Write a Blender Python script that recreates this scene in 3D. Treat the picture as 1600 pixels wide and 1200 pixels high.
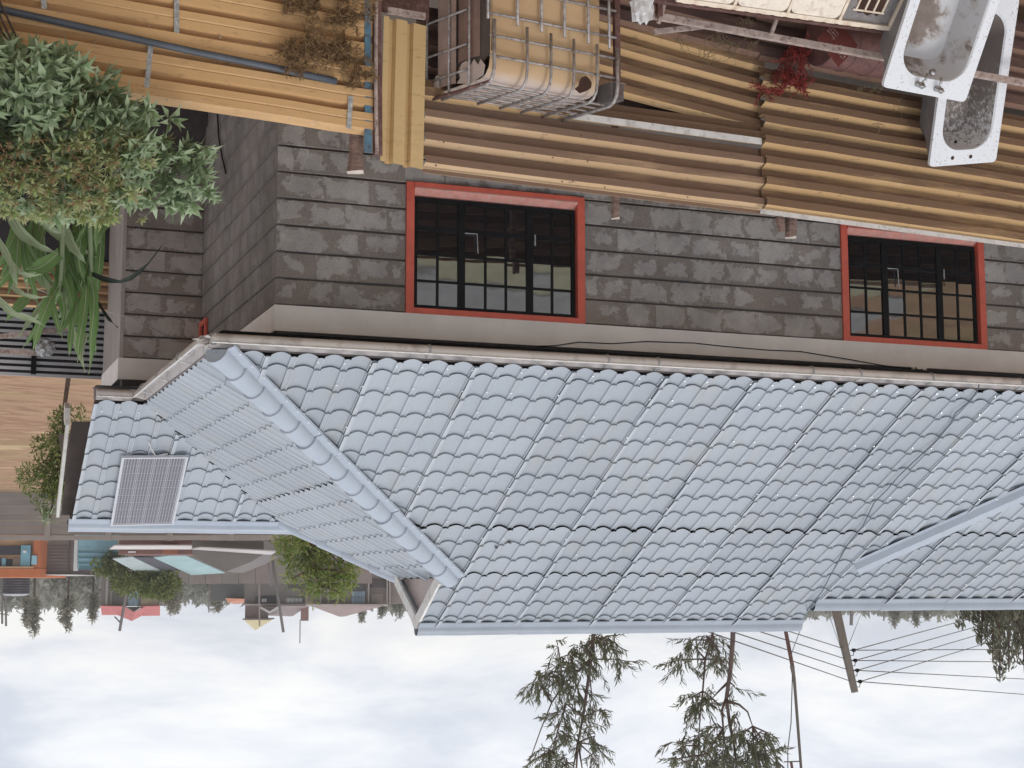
import bpy, bmesh, math, random
from math import sin, cos, tan, radians, pi, sqrt
from mathutils import Vector as V, Matrix
import mathutils.noise as mn
random.seed(7)
S = bpy.context.scene
for _o in list(bpy.data.objects): bpy.data.objects.remove(_o)
COL = S.collection
# ---------------------------------------------------------------- camera
F_PX, YAW, PITCH, ROLL = 2496.7, -0.36485, 0.129324, 0.001012
CAM = V((3.1108, -14.2104, 5.0441))
FWD = V((sin(YAW)*cos(PITCH), cos(YAW)*cos(PITCH), -sin(PITCH)))
_r = V((cos(YAW), -sin(YAW), 0)); _d = FWD.cross(_r)
RGT = cos(ROLL)*_r + sin(ROLL)*_d; DWN = -sin(ROLL)*_r + cos(ROLL)*_d
cam_d = bpy.data.cameras.new('camera'); cam_o = bpy.data.objects.new('camera', cam_d)
COL.objects.link(cam_o)
cam_d.sensor_width = 36.0; cam_d.lens = F_PX/1600*36; cam_d.clip_start = 0.1; cam_d.clip_end = 3000
_m = Matrix.Identity(4)          # the photograph was taken with the phone upside down
for i in range(3):
    _m[i][0] = -RGT[i]; _m[i][1] = DWN[i]; _m[i][2] = -FWD[i]; _m[i][3] = CAM[i]
cam_o.matrix_world = _m
S.camera = cam_o
# ---------------------------------------------------------------- light
SUN_EL, SUN_AZ = radians(58), radians(205)      # azimuth clockwise from +Y
W = bpy.data.worlds.new('World'); S.world = W; W.use_nodes = True
nt = W.node_tree; nt.nodes.clear()
def N(t, **k):
    n = nt.nodes.new(t)
    for a, b in k.items(): setattr(n, a, b)
    return n
out = N('ShaderNodeOutputWorld'); bgd = N('ShaderNodeBackground'); bgd.inputs[1].default_value = 0.12
sky = N('ShaderNodeTexSky', sky_type='NISHITA', sun_disc=False, sun_elevation=SUN_EL, sun_rotation=SUN_AZ)
bgc = N('ShaderNodeBackground'); bgc.inputs[1].default_value = 1.0
tc = N('ShaderNodeTexCoord'); sp = N('ShaderNodeSeparateXYZ'); nt.links.new(tc.outputs['Generated'], sp.inputs[0])
def MTH(op, a, b=None):
    n = N('ShaderNodeMath', operation=op)
    for i, q in enumerate((a, b)):
        if q is None: continue
        if isinstance(q, (int, float)): n.inputs[i].default_value = q
        else: nt.links.new(q, n.inputs[i])
    return n.outputs[0]
zz = MTH('ADD', MTH('MAXIMUM', sp.outputs[2], 0.0), 0.26)
cb = N('ShaderNodeCombineXYZ')
nt.links.new(MTH('DIVIDE', sp.outputs[0], zz), cb.inputs[0]); nt.links.new(MTH('DIVIDE', sp.outputs[1], zz), cb.inputs[1])
n1 = N('ShaderNodeTexNoise'); n1.inputs['Scale'].default_value = 1.9; n1.inputs['Detail'].default_value = 8; n1.inputs['Roughness'].default_value = .56
n1.inputs['Distortion'].default_value = .35
nt.links.new(cb.outputs[0], n1.inputs['Vector'])
rp = N('ShaderNodeValToRGB')
rp.color_ramp.elements[0].position = .36; rp.color_ramp.elements[0].color = (.69, .735, .83, 1)
rp.color_ramp.elements[1].position = .63; rp.color_ramp.elements[1].color = (1.06, 1.06, 1.04, 1)
e = rp.color_ramp.elements.new(.5); e.color = (.90, .92, .975, 1)
nt.links.new(n1.outputs[0], rp.inputs[0])
nt.links.new(rp.outputs[0], bgc.inputs[0]); nt.links.new(sky.outputs[0], bgd.inputs[0])
mxs = N('ShaderNodeMixShader'); mxs.inputs[0].default_value = .93
nt.links.new(bgd.outputs[0], mxs.inputs[1]); nt.links.new(bgc.outputs[0], mxs.inputs[2]); nt.links.new(mxs.outputs[0], out.inputs[0])
sun_d = bpy.data.lights.new('sun', 'SUN'); sun_d.energy = 0.9; sun_d.angle = radians(14); sun_d.color = (1, .965, .91)
sun_o = bpy.data.objects.new('sun', sun_d); COL.objects.link(sun_o)
_sd = V((sin(SUN_AZ)*cos(SUN_EL), cos(SUN_AZ)*cos(SUN_EL), sin(SUN_EL)))
sun_o.rotation_euler = _sd.to_track_quat('Z', 'Y').to_euler()
S.view_settings.view_transform = 'Standard'; S.view_settings.look = 'None'
S.view_settings.gamma = 1; S.view_settings.exposure = 0.08; S.view_settings.use_curve_mapping = False

# ---------------------------------------------------------------- helpers
FH = V((sin(YAW), cos(YAW), 0)); RH = V((cos(YAW), -sin(YAW), 0)); Z = V((0, 0, 1))
def ray(x, y):
    return ((800-x)*RGT + (600-y)*DWN)/F_PX + FWD
def at(x, y, Y):                 # the point seen at photo pixel (x, y) in the plane Y
    d = ray(x, y); return CAM + d*((Y-CAM.y)/d.y)
def atX(x, y, X):
    d = ray(x, y); return CAM + d*((X-CAM.x)/d.x)
def atZ(x, y, z):
    d = ray(x, y); return CAM + d*((z-CAM.z)/d.z)
def far(x, y, dist):             # the point at horizontal depth dist
    d = ray(x, y); return CAM + d*(dist/d.dot(FH))
def rnd(a, b): return random.uniform(a, b)

class MB:
    def __init__(s): s.v = []; s.f = []
    def add(s, vs, fs):
        n = len(s.v); s.v += [V(q) for q in vs]; s.f += [tuple(i+n for i in f) for f in fs]; return s
    def quad(s, a, b, c, d): return s.add([a, b, c, d], [(0, 1, 2, 3)])
    def obox(s, o, a, b, c):     # corner o and three edge vectors
        o, a, b, c = V(o), V(a), V(b), V(c)
        p = [o, o+a, o+a+b, o+b, o+c, o+a+c, o+a+b+c, o+b+c]
        fs = [(0, 3, 2, 1), (4, 5, 6, 7), (0, 1, 5, 4), (1, 2, 6, 5), (2, 3, 7, 6), (3, 0, 4, 7)]
        if a.cross(b).dot(c) < 0: fs = [tuple(reversed(f)) for f in fs]
        return s.add(p, fs)
    def box(s, x0, x1, y0, y1, z0, z1):
        return s.obox((x0, y0, z0), (x1-x0, 0, 0), (0, y1-y0, 0), (0, 0, z1-z0))
    def bar(s, p, q, w, h, up=Z):  # rectangular bar from p to q
        p, q = V(p), V(q); t = (q-p).normalized(); a = t.cross(up)
        if a.length < 1e-4: a = t.cross(V((1, 0, 0)))
        a = a.normalized(); b = a.cross(t)
        return s.obox(p-a*w/2-b*h/2, q-p, a*w, b*h)
    def tube(s, pts, r, n=8, cap=True):
        pts = [V(p) for p in pts]; rs = r if isinstance(r, (list, tuple)) else [r]*len(pts)
        base = len(s.v); prev = None
        for i, p in enumerate(pts):
            t = (pts[min(i+1, len(pts)-1)]-pts[max(i-1, 0)])
            t = t.normalized() if t.length > 1e-9 else Z
            a = prev - t*prev.dot(t) if prev is not None else t.cross(Z if abs(t.z) < .9 else V((1, 0, 0)))
            if a.length < 1e-6: a = t.cross(V((0, 1, 0)))
            a.normalize(); prev = a; b = t.cross(a)
            for k in range(n):
                w = 2*pi*k/n; s.v.append(p + (a*cos(w)+b*sin(w))*rs[i])
        for i in range(len(pts)-1):
            for k in range(n):
                k2 = (k+1) % n
                s.f.append((base+i*n+k, base+i*n+k2, base+(i+1)*n+k2, base+(i+1)*n+k))
        if cap:
            s.f.append(tuple(base+k for k in reversed(range(n)))); m = base+(len(pts)-1)*n
            s.f.append(tuple(m+k for k in range(n)))
        return s
    def grid(s, rows, close=False):   # list of rows of points
        b = len(s.v); n = len(rows[0])
        for r in rows: s.v += [V(q) for q in r]
        for i in range(len(rows)-1):
            for k in range(n-(0 if close else 1)):
                k2 = (k+1) % n
                s.f.append((b+i*n+k, b+i*n+k2, b+(i+1)*n+k2, b+(i+1)*n+k))
        return s
    def mesh(s, name, smooth=False):
        me = bpy.data.meshes.new(name); me.from_pydata([tuple(q) for q in s.v], [], s.f); me.update()
        if smooth: me.polygons.foreach_set('use_smooth', [True]*len(me.polygons))
        return me
    def build(s, name, m, parent=None, smooth=False):
        me = s.mesh(name, smooth); me.materials.append(m); return link(name, me, parent)
def link(name, me, parent=None):
    o = bpy.data.objects.new(name, me); COL.objects.link(o)
    if parent is not None: adopt(o, parent)
    return o
ORG = {}
def adopt(o, parent):
    o.parent = parent
    loc = ORG.get(parent.name)
    if loc is not None: o.matrix_parent_inverse = Matrix.Translation(-loc)
def thing(name, label, cat, loc, group=None):
    o = bpy.data.objects.new(name, None); COL.objects.link(o); o.location = loc; o.empty_display_size = .2
    ORG[o.name] = V(loc); tag(o, label, cat, group); return o
def tag(o, label=None, cat=None, group=None, kind=None):
    if label: o['label'] = label
    if cat: o['category'] = cat
    if group: o['group'] = group
    if kind: o['kind'] = kind
    return o
def piece(name, me, parent, loc, rz=0, mat=None):   # shared-mesh copy placed in the world (parent chain has identity or ORG offset)
    o = link(name, me, parent); o.location = loc
    if rz: o.rotation_euler = (0, 0, rz)
    return o
def auto_smooth(o, ang=35):
    me = o.data
    me.polygons.foreach_set('use_smooth', [True]*len(me.polygons))
    try: me.set_sharp_from_angle(angle=radians(ang))
    except Exception: pass
    return o

# ---------------------------------------------------------------- materials
class Mat:
    def __init__(s, name):
        s.m = bpy.data.materials.new(name); s.m.use_nodes = True; s.t = s.m.node_tree
        s.b = s.t.nodes['Principled BSDF']; s.co = s.n('ShaderNodeTexCoord').outputs['Object']
    def n(s, t, **k):
        q = s.t.nodes.new(t)
        for a, b in k.items(): setattr(q, a, b)
        return q
    def l(s, a, b): s.t.links.new(a, b)
    def mapping(s, scale=(1, 1, 1), rand=False, rot=(0, 0, 0)):
        mp = s.n('ShaderNodeMapping'); mp.inputs['Scale'].default_value = scale; mp.inputs['Rotation'].default_value = rot
        s.l(s.co, mp.inputs[0])
        if rand:
            oi = s.n('ShaderNodeObjectInfo'); mul = s.n('ShaderNodeMath', operation='MULTIPLY'); mul.inputs[1].default_value = 37.0
            s.l(oi.outputs['Random'], mul.inputs[0]); s.l(mul.outputs[0], mp.inputs['Location'])
        return mp.outputs[0]
    def noise(s, vec, scale, detail=5, rough=.55, dist=0):
        q = s.n('ShaderNodeTexNoise'); q.inputs['Scale'].default_value = scale; q.inputs['Detail'].default_value = detail
        q.inputs['Roughness'].default_value = rough; q.inputs['Distortion'].default_value = dist; s.l(vec, q.inputs['Vector']); return q.outputs[0]
    def ramp(s, fac, *stops):
        q = s.n('ShaderNodeValToRGB'); r = q.color_ramp
        for i, (p, c) in enumerate(stops):
            el = r.elements[i] if i < 2 else r.elements.new(p)
            el.position = p; c = (c, c, c) if isinstance(c, (int, float)) else c; el.color = (*c[:3], 1)
        s.l(fac, q.inputs[0]); return q.outputs[0]
    def mix(s, fac, a, b, mode='MIX'):
        q = s.n('ShaderNodeMix', data_type='RGBA', blend_type=mode)
        for sock, val in ((q.inputs[0], fac), (q.inputs[6], a), (q.inputs[7], b)):
            if isinstance(val, (int, float)): sock.default_value = val
            elif isinstance(val, tuple): sock.default_value = (*val[:3], 1)
            else: s.l(val, sock)
        return q.outputs[2]
    def math(s, op, a, b=0.0):
        q = s.n('ShaderNodeMath', operation=op)
        for i, val in enumerate((a, b)):
            if isinstance(val, (int, float)): q.inputs[i].default_value = val
            else: s.l(val, q.inputs[i])
        return q.outputs[0]
    def col(s, c):
        if isinstance(c, tuple): s.b.inputs['Base Color'].default_value = (*c[:3], 1)
        else: s.l(c, s.b.inputs['Base Color'])
        return s
    def surf(s, rough=.6, metal=0, spec=.5):
        s.b.inputs['Metallic'].default_value = metal; s.b.inputs['Specular IOR Level'].default_value = spec
        if isinstance(rough, (int, float)): s.b.inputs['Roughness'].default_value = rough
        else: s.l(rough, s.b.inputs['Roughness'])
        return s
    def bump(s, h, strength=.3, dist=.01):
        q = s.n('ShaderNodeBump'); q.inputs['Strength'].default_value = strength; q.inputs['Distance'].default_value = dist
        s.l(h, q.inputs['Height']); s.l(q.outputs[0], s.b.inputs['Normal']); return s
def simple(name, c, rough=.6, metal=0, spec=.5, var=.18, scale=6, bump=.15, bscale=40, bdist=.004, stretch=(1, 1, 1), rand=False, c2=None):
    s = Mat(name); v = s.mapping(stretch, rand)
    a = tuple(q*(1-var) for q in c); b = tuple(min(1, q*(1+var)) for q in c)
    cc = s.ramp(s.noise(v, scale, 6, .6), (.3, a), (.7, b))
    if c2: cc = s.mix(s.ramp(s.noise(v, scale*2.3, 8, .65), (.5, 0.0), (.68, 1.0)), cc, c2)
    s.col(cc).surf(rough, metal, spec)
    if bump: s.bump(s.noise(v, bscale, 4, .6), bump, bdist)
    return s.m
def leafmat(name, *cols, rough=.55, trans=.25):
    s = Mat(name); gi = s.n('ShaderNodeNewGeometry').outputs['Random Per Island']
    st = [(i/(max(1, len(cols)-1)), c) for i, c in enumerate(cols)]
    s.col(s.ramp(gi, *st)).surf(rough, 0, .35)
    tr = s.n('ShaderNodeBsdfTranslucent'); s.l(s.ramp(gi, *[(p, tuple(min(1, q*1.5) for q in c)) for p, c in st]), tr.inputs[0])
    mx = s.n('ShaderNodeMixShader'); mx.inputs[0].default_value = trans
    o = s.t.nodes['Material Output']; s.l(s.b.outputs[0], mx.inputs[1]); s.l(tr.outputs[0], mx.inputs[2]); s.l(mx.outputs[0], o.inputs[0])
    return s.m
M = {}
# stone blocks: mortar smeared over the edges, the stone face left pale in the middle
def block_mat(name, mortar, pale, warm, thr):
    s = Mat(name); gen = s.n('ShaderNodeTexCoord').outputs['Generated']; sx = s.n('ShaderNodeSeparateXYZ'); s.l(gen, sx.inputs[0])
    ax = s.math('ABSOLUTE', s.math('SUBTRACT', sx.outputs[0], .5)); az = s.math('ABSOLUTE', s.math('SUBTRACT', sx.outputs[2], .5))
    d = s.math('MAXIMUM', s.math('MULTIPLY', ax, .92), az)
    v = s.mapping((1, 1, 1), True)
    nz = s.noise(v, 13, 8, .68); nb = s.noise(v, 3.2, 3, .5)
    oi = s.n('ShaderNodeObjectInfo').outputs['Random']
    k = s.math('ADD', d, s.math('MULTIPLY', s.math('SUBTRACT', nz, .5), 1.0)); k = s.math('ADD', k, s.math('MULTIPLY', s.math('SUBTRACT', nb, .5), .95))
    k = s.math('ADD', k, s.math('MULTIPLY', oi, .24))
    mask = s.ramp(k, (thr, 1.0), (thr+.09, 0.0))
    fine = s.noise(v, 55, 5, .65)
    wpos = s.n('ShaderNodeNewGeometry').outputs['Position']      # broad damp stains that run over several stones
    stain = s.ramp(s.noise(wpos, 1.1, 6, .6), (.35, .74), (.62, 1.08))
    mo = s.mix(1.0, s.ramp(nb, (.3, mortar), (.7, warm)), s.ramp(fine, (.25, .72), (.75, 1.2)), 'MULTIPLY')
    pa = s.mix(1.0, s.ramp(s.noise(v, 7, 4), (.3, tuple(q*.8 for q in pale)), (.7, pale)), s.ramp(fine, (.25, .8), (.75, 1.12)), 'MULTIPLY')
    s.col(s.mix(1.0, s.mix(mask, mo, pa), stain, 'MULTIPLY')).surf(.92, 0, .2)
    s.bump(s.math('ADD', s.math('MULTIPLY', fine, .5), s.math('MULTIPLY', s.math('SUBTRACT', 1.0, mask), .5)), .5, .006)
    return s.m
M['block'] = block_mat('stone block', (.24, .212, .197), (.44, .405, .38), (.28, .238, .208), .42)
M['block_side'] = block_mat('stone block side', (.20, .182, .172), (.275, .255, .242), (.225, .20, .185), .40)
M['mortar_side'] = simple('mortar between side stones', (.165, .15, .142), .95, var=.15, scale=9)
M['mortar'] = simple('recessed mortar', (.07, .062, .06), .95, var=.25, scale=9)
M['plaster'] = simple('beam plaster', (.77, .735, .71), .85, var=.08, scale=3, bump=.2, bscale=60)
M['render_wall'] = simple('rendered wall', (.34, .305, .285), .9, var=.14, scale=4, bump=.3, bscale=50, stretch=(1, 1, .5))
s = Mat('roof paint'); v = s.mapping()
base = s.ramp(s.noise(v, 1.3, 5), (.3, (.365, .40, .445)), (.7, (.40, .433, .47)))
dirt = s.ramp(s.noise(s.mapping((1, .35, .35)), 4.2, 8, .66), (.50, 0.0), (.74, .5))
oi = s.n('ShaderNodeObjectInfo').outputs['Random']
base = s.mix(1.0, base, s.ramp(oi, (0.0, .90), (1.0, 1.05)), 'MULTIPLY')
pt = s.n('ShaderNodeAttribute', attribute_name='rib').outputs['Fac']      # pale highlight along the pressed ribs, put into the colour
rib_glint = s.math('MULTIPLY', pt, s.ramp(s.noise(v, 7, 4), (.3, .2), (.65, .62)))
base = s.mix(rib_glint, base, (.66, .69, .72))
s.col(s.mix(dirt, base, (.40, .385, .36))).surf(s.ramp(s.noise(v, 6, 5), (.3, .33), (.7, .52)), .0, .5)
s.bump(s.noise(v, 3.4, 4), .34, .022); M['roof'] = s.m
M['ridge'] = simple('ridge paint', (.335, .375, .43), .4, var=.07, scale=3, bump=.2, bscale=8, bdist=.01)
M['hipcap'] = simple('hip cap paint', (.40, .445, .51), .36, var=.06, scale=3, bump=.2, bscale=6, bdist=.01)
M['gutter'] = simple('gutter plastic', (.62, .58, .56), .36, var=.06, scale=2, bump=.1, bscale=20, c2=(.40, .365, .35))
M['gutter_in'] = simple('fascia brown', (.30, .26, .255), .7, var=.2, scale=4)
M['white'] = simple('white board', (.70, .69, .665), .6, var=.1, scale=5, c2=(.5, .47, .43))
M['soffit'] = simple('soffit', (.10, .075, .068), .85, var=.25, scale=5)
M['red'] = simple('red paint', (.64, .125, .08), .55, var=.12, scale=5, bump=.2, bscale=40, c2=(.55, .11, .075))
M['black'] = simple('black steel', (.010, .010, .011), .6, spec=.15, var=.3, bump=0)
M['sill'] = simple('pale red sill', (.60, .27, .225), .75, var=.15, scale=8, c2=(.52, .36, .32))  # paler, pinker red for the sill top than for the frame
s = Mat('pane glass'); v = s.mapping()
s.col((.012, .013, .016)).surf(.03, 0, .5); s.b.inputs['IOR'].default_value = 3.3
s.bump(s.noise(v, 2.2, 2), .045, .03); M['glass'] = s.m
M['screw'] = simple('screw head', (.75, .77, .78), .3, metal=.6, var=.05)
# corrugated sheets
def sheet_mat(name, a, b, dirt, d0, d1, rough=.45, white=.0, tilt_mix=.0):
    s = Mat(name); v = s.mapping(); vs = s.mapping((.16, .16, 1.6))
    c = s.ramp(s.noise(v, 1.1, 4), (.3, a), (.7, b))
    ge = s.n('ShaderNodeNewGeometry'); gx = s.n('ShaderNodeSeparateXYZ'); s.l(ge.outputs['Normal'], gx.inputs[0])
    m1 = s.math('ADD', s.noise(vs, 2.4, 9, .68), s.math('MULTIPLY', s.math('SUBTRACT', .32, gx.outputs[2]), tilt_mix))  # faces pointing less upward take more of the darker colour
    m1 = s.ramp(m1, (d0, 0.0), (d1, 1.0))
    c = s.mix(m1, c, dirt)
    m2 = s.ramp(s.noise(s.mapping((.8, .8, 3)), 9, 9, .74), (.57, 0.0), (.70, .6))
    c = s.mix(m2, c, tuple(q*.55 for q in dirt))
    if white: c = s.mix(s.ramp(s.noise(s.mapping((.6, .6, 5)), 5.5, 8, .7), (.66, 0.0), (.70, white)), c, (.75, .70, .62))
    s.col(c).surf(s.ramp(s.noise(v, 9, 5), (.3, rough-.08), (.7, rough+.2)), 0, .4)
    s.bump(s.noise(v, 25, 5), .12, .004); return s.m
M['ysheet'] = sheet_mat('yellow sheet', (.59, .36, .165), (.65, .41, .20), (.40, .24, .13), .56, .80, .42, .5)
M['wsheet'] = sheet_mat('weathered sheet', (.53, .335, .16), (.58, .385, .195), (.185, .108, .062), .41, .66, .6, .4, .5)
M['wsheet2'] = sheet_mat('dusty weathered sheet', (.54, .36, .20), (.58, .405, .245), (.21, .13, .088), .40, .64, .7, .35, .45)
M['dksheet'] = sheet_mat('dark brown sheet', (.20, .115, .08), (.24, .14, .10), (.085, .048, .042), .40, .6, .75, 0, .3)  # darker brown copy for the low and rear sheets
M['vsheet'] = sheet_mat('upright sheet', (.56, .39, .19), (.62, .44, .22), (.30, .20, .11), .58, .8, .5)
M['strap'] = simple('zinc strap', (.36, .37, .37), .5, metal=.2, var=.3, scale=25, c2=(.65, .66, .66))
M['pipe'] = simple('blue grey pipe', (.085, .10, .125), .5, var=.2, scale=5)
M['bluepost'] = simple('blue post', (.10, .21, .30), .6, var=.25, scale=8, c2=(.09, .075, .08))
M['maroon'] = simple('rusty maroon steel', (.125, .058, .05), .75, var=.3, scale=8, c2=(.21, .13, .11))
M['wood'] = simple('weathered timber', (.25, .165, .135), .9, var=.35, scale=5, stretch=(1, 1, 6), bump=.6, bscale=18, bdist=.01, c2=(.12, .07, .06))
M['woodend'] = simple('sawn timber end', (.62, .53, .47), .9, var=.12, scale=20)
M['palewood'] = simple('pale timber', (.42, .33, .295), .9, var=.3, scale=9, bump=.5, bscale=30, bdist=.008, c2=(.18, .11, .095))
M['whitestrip'] = simple('white flashing', (.66, .64, .62), .55, var=.12, scale=6, c2=(.45, .42, .39))
M['cage'] = simple('galvanised bar', (.38, .355, .345), .5, metal=.35, var=.3, scale=14, c2=(.19, .12, .10))
s = Mat('dusty plastic tank'); v = s.mapping()
c = s.ramp(s.noise(v, 2.0, 6, .6), (.3, (.52, .345, .19)), (.7, (.58, .41, .245)))
geo = s.n('ShaderNodeNewGeometry'); gs = s.n('ShaderNodeSeparateXYZ'); s.l(geo.outputs['Normal'], gs.inputs[0])
dust = s.math('MULTIPLY', s.ramp(gs.outputs[2], (.35, 0.0), (.9, 1.0)), s.ramp(s.noise(v, 9, 6, .6), (.25, .55), (.6, 1.0)))
s.col(s.mix(dust, c, (.52, .43, .395))).surf(.55, 0, .4).bump(s.noise(v, 6, 4), .3, .02); M['tank'] = s.m
M['tankside'] = simple('torn dusty plastic', (.33, .235, .195), .8, var=.2, scale=5, bump=.3, bscale=12, bdist=.01)
M['flapdk'] = simple('brown torn plastic', (.235, .15, .12), .8, var=.2, scale=5, bump=.3, bscale=12, bdist=.01)
M['flap'] = simple('torn pale plastic', (.56, .46, .42), .8, var=.15, scale=8)
M['holedark'] = simple('dark inside', (.05, .02, .012), .9, var=.3)  # flat dark colour in place of the shade inside holes
s = Mat('tub enamel'); v = s.mapping()
sp1 = s.ramp(s.noise(v, 42, 3, .5), (.60, 0.0), (.66, .75))
blot = s.ramp(s.noise(v, 5, 6, .6), (.45, .35), (.6, 1.0))
s.col(s.mix(s.math('MULTIPLY', sp1, blot), (.74, .755, .785), (.27, .25, .24))).surf(.35, 0, .5); M['tub'] = s.m
s = Mat('tub inside dirt'); v = s.mapping(); gn = s.n('ShaderNodeTexCoord').outputs['Generated']; gx = s.n('ShaderNodeSeparateXYZ'); s.l(gn, gx.inputs[0])
k = s.math('ADD', s.noise(v, 3.6, 9, .66, .3), s.math('MULTIPLY', s.math('SUBTRACT', .62, gx.outputs[0]), .42))
k = s.math('ADD', k, s.math('MULTIPLY', s.math('MAXIMUM', s.math('SUBTRACT', gx.outputs[2], .80), 0.0), 1.2))
s.col(s.ramp(k, (.48, (.215, .168, .142)), (.585, (.28, .23, .205)), (.61, (.47, .44, .425)), (.70, (.62, .625, .645)))).surf(.5, 0, .4)
s.bump(s.noise(v, 20, 6), .3, .006); M['tubdirt'] = s.m
M['tubin'] = simple('tub inside enamel', (.60, .605, .625), .4, var=.12, scale=4, c2=(.42, .40, .39))
s = Mat('tub littered with debris'); v = s.mapping()
sepz = s.n('ShaderNodeSeparateXYZ'); s.l(s.co, sepz.inputs[0])
k = s.math('ADD', s.noise(s.mapping((1, 1, .8)), 26, 7, .75), s.math('MULTIPLY', s.math('SUBTRACT', sepz.outputs[2], .55), .35))
s.col(s.ramp(k, (.36, (.20, .17, .155)), (.46, (.42, .39, .375)), (.52, (.70, .69, .69)), (.64, (.60, .60, .615)))).surf(.6, 0, .3); s.bump(s.noise(v, 40, 6), .5, .008); M['tubdirt2'] = s.m
M['tubback'] = simple('tub outside', (.24, .225, .225), .8, var=.2, scale=5)
M['chrome'] = simple('dull chrome', (.42, .41, .40), .3, metal=.8, var=.2, scale=20)
M['cream'] = simple('cream plastic', (.74, .63, .50), .6, var=.1, scale=5, c2=(.52, .36, .25))
M['creamface'] = simple('cream plastic face', (.78, .69, .58), .6, var=.08, scale=6, c2=(.56, .45, .36))
M['dkgrey'] = simple('dark grey plastic', (.12, .105, .105), .7, var=.3, scale=8)
M['greyface'] = simple('grey gritty face', (.21, .19, .185), .85, var=.25, scale=14)
M['drum'] = simple('rusty drum', (.16, .075, .065), .75, var=.22, scale=5, c2=(.10, .05, .05))
M['placard'] = simple('red placard', (.165, .038, .032), .6, var=.15)
M['placardmark'] = simple('placard marks', (.42, .30, .28), .7, var=.1)
M['whiteplastic'] = simple('crumpled plastic', (.62, .61, .62), .4, var=.15, scale=20)
# plants
M['shrubdk'] = leafmat('grey green leaves', (.13, .195, .085), (.215, .29, .15), (.29, .37, .22), (.40, .47, .32), trans=.18)
M['shrubyl'] = leafmat('yellow green leaves', (.22, .30, .095), (.28, .32, .13), (.36, .38, .19), (.26, .22, .11), trans=.2)
M['strap_leaf'] = leafmat('strap leaves', (.085, .165, .055), (.13, .225, .075), (.20, .29, .13), trans=.25)
M['strap_leaf2'] = leafmat('pale strap leaves', (.27, .34, .20), (.33, .39, .25), trans=.2)
M['midrib'] = simple('pale midrib', (.42, .47, .32), .6, var=.1)
M['darkleaf'] = leafmat('dark leaf', (.012, .02, .015), (.02, .028, .02), trans=.05)
M['bark'] = simple('bark', (.10, .065, .05), .9, var=.35, scale=12, bump=.5, bscale=30, bdist=.01)
M['barkred'] = simple('reddish bark', (.13, .092, .082), .9, var=.3, scale=6, bump=.4, bscale=15)
M['redweed'] = leafmat('red weed', (.22, .03, .025), (.32, .05, .04), (.16, .03, .025), trans=.2)
M['drybrush'] = leafmat('dry brush', (.20, .125, .065), (.30, .19, .09), (.13, .08, .045), trans=.1)
M['weedgreen'] = leafmat('thin weed', (.16, .15, .08), (.22, .14, .08), trans=.1)
M['treeleaf'] = leafmat('tall tree leaves', (.10, .13, .07), (.16, .18, .105), (.22, .23, .16), (.15, .12, .115), trans=.25)
M['bushleaf'] = leafmat('bush leaves', (.10, .17, .03), (.17, .25, .055), (.26, .31, .09), (.33, .32, .12), trans=.3)
M['vineleaf'] = leafmat('vine leaves', (.09, .13, .035), (.15, .20, .055), (.24, .24, .085), trans=.25)
M['moundleaf'] = leafmat('mound leaves', (.12, .145, .03), (.16, .19, .045), (.20, .215, .07), trans=.2)
M['conifer'] = leafmat('conifer leaves', (.095, .10, .06), (.13, .135, .085), (.17, .17, .115), trans=.15)
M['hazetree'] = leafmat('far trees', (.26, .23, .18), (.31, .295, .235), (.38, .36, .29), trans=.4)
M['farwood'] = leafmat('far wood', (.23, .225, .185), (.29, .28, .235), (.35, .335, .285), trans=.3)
# ---------------------------------------------------------------- ground
def gz(x, y):
    k = min(1, max(0, (-3.2-x)/1.5)); near = min(1, max(0, (1.5-y)/2.5)); fr = min(1, max(0, (y+9)/3))
    return -1.2 + .8*(1-k)*near*fr
s = Mat('dirt ground'); v = s.mapping((1, 1, 1)); vs = s.mapping((.13, .24, 1), rot=(0, 0, -YAW))
c = s.ramp(s.noise(vs, 1.5, 8, .62), (.34, (.20, .112, .068)), (.45, (.40, .255, .16)), (.54, (.29, .165, .105)), (.64, (.50, .35, .215)))
c = s.mix(s.ramp(s.noise(v, .12, 5, .6), (.5, 0.0), (.66, .5)), c, (.30, .27, .12))
sx = s.n('ShaderNodeSeparateXYZ'); s.l(s.co, sx.inputs[0])
far_g = s.ramp(s.math('MULTIPLY', sx.outputs[1], .001), (.085, 0.0), (.098, 1.0))      # past the boundary wall: rough grass and scrub
c = s.mix(far_g, c, s.ramp(s.noise(v, .09, 6, .65), (.35, (.17, .145, .095)), (.65, (.26, .235, .155))))
s.col(c).surf(.95, 0, .1); s.bump(s.noise(vs, 5, 6, .7), .7, .12); M['dirt'] = s.m
mb = MB()
xs = sorted(set([-640, -500, -300, -120, -60, -30, -20] + [-16+i*.8 for i in range(40)] + [18, 24, 40, 80, 200, 420]))
ys = sorted(set([-120, -80, -40, -24] + [-18+i*.8 for i in range(34)] + [10, 12, 15, 18, 22, 26, 30, 35, 40, 48, 56, 64, 72, 80, 90, 100, 120, 150, 200, 300, 400, 520, 640]))
for y in ys: pass
def gh(x, y):
    h = gz(x, y)
    if y > 14 and y < 110 and abs(x) < 60: h += .22*mn.noise(V((x*.09, y*.16, 0)))+.1*mn.noise(V((x*.3, y*.5, 3)))
    return h
mb.grid([[(x, y, gh(x, y)) for x in xs] for y in ys])
tag(mb.build('ground', M['dirt'], smooth=True), kind='structure')
M['yardgrass'] = simple('dry yard grass', (.36, .34, .215), .95, var=.25, scale=1.6, bump=.5, bscale=30, bdist=.02, c2=(.46, .42, .31))
M['yardslab'] = simple('yard concrete', (.34, .335, .33), .9, var=.2, scale=1.1, c2=(.24, .23, .22))
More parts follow.
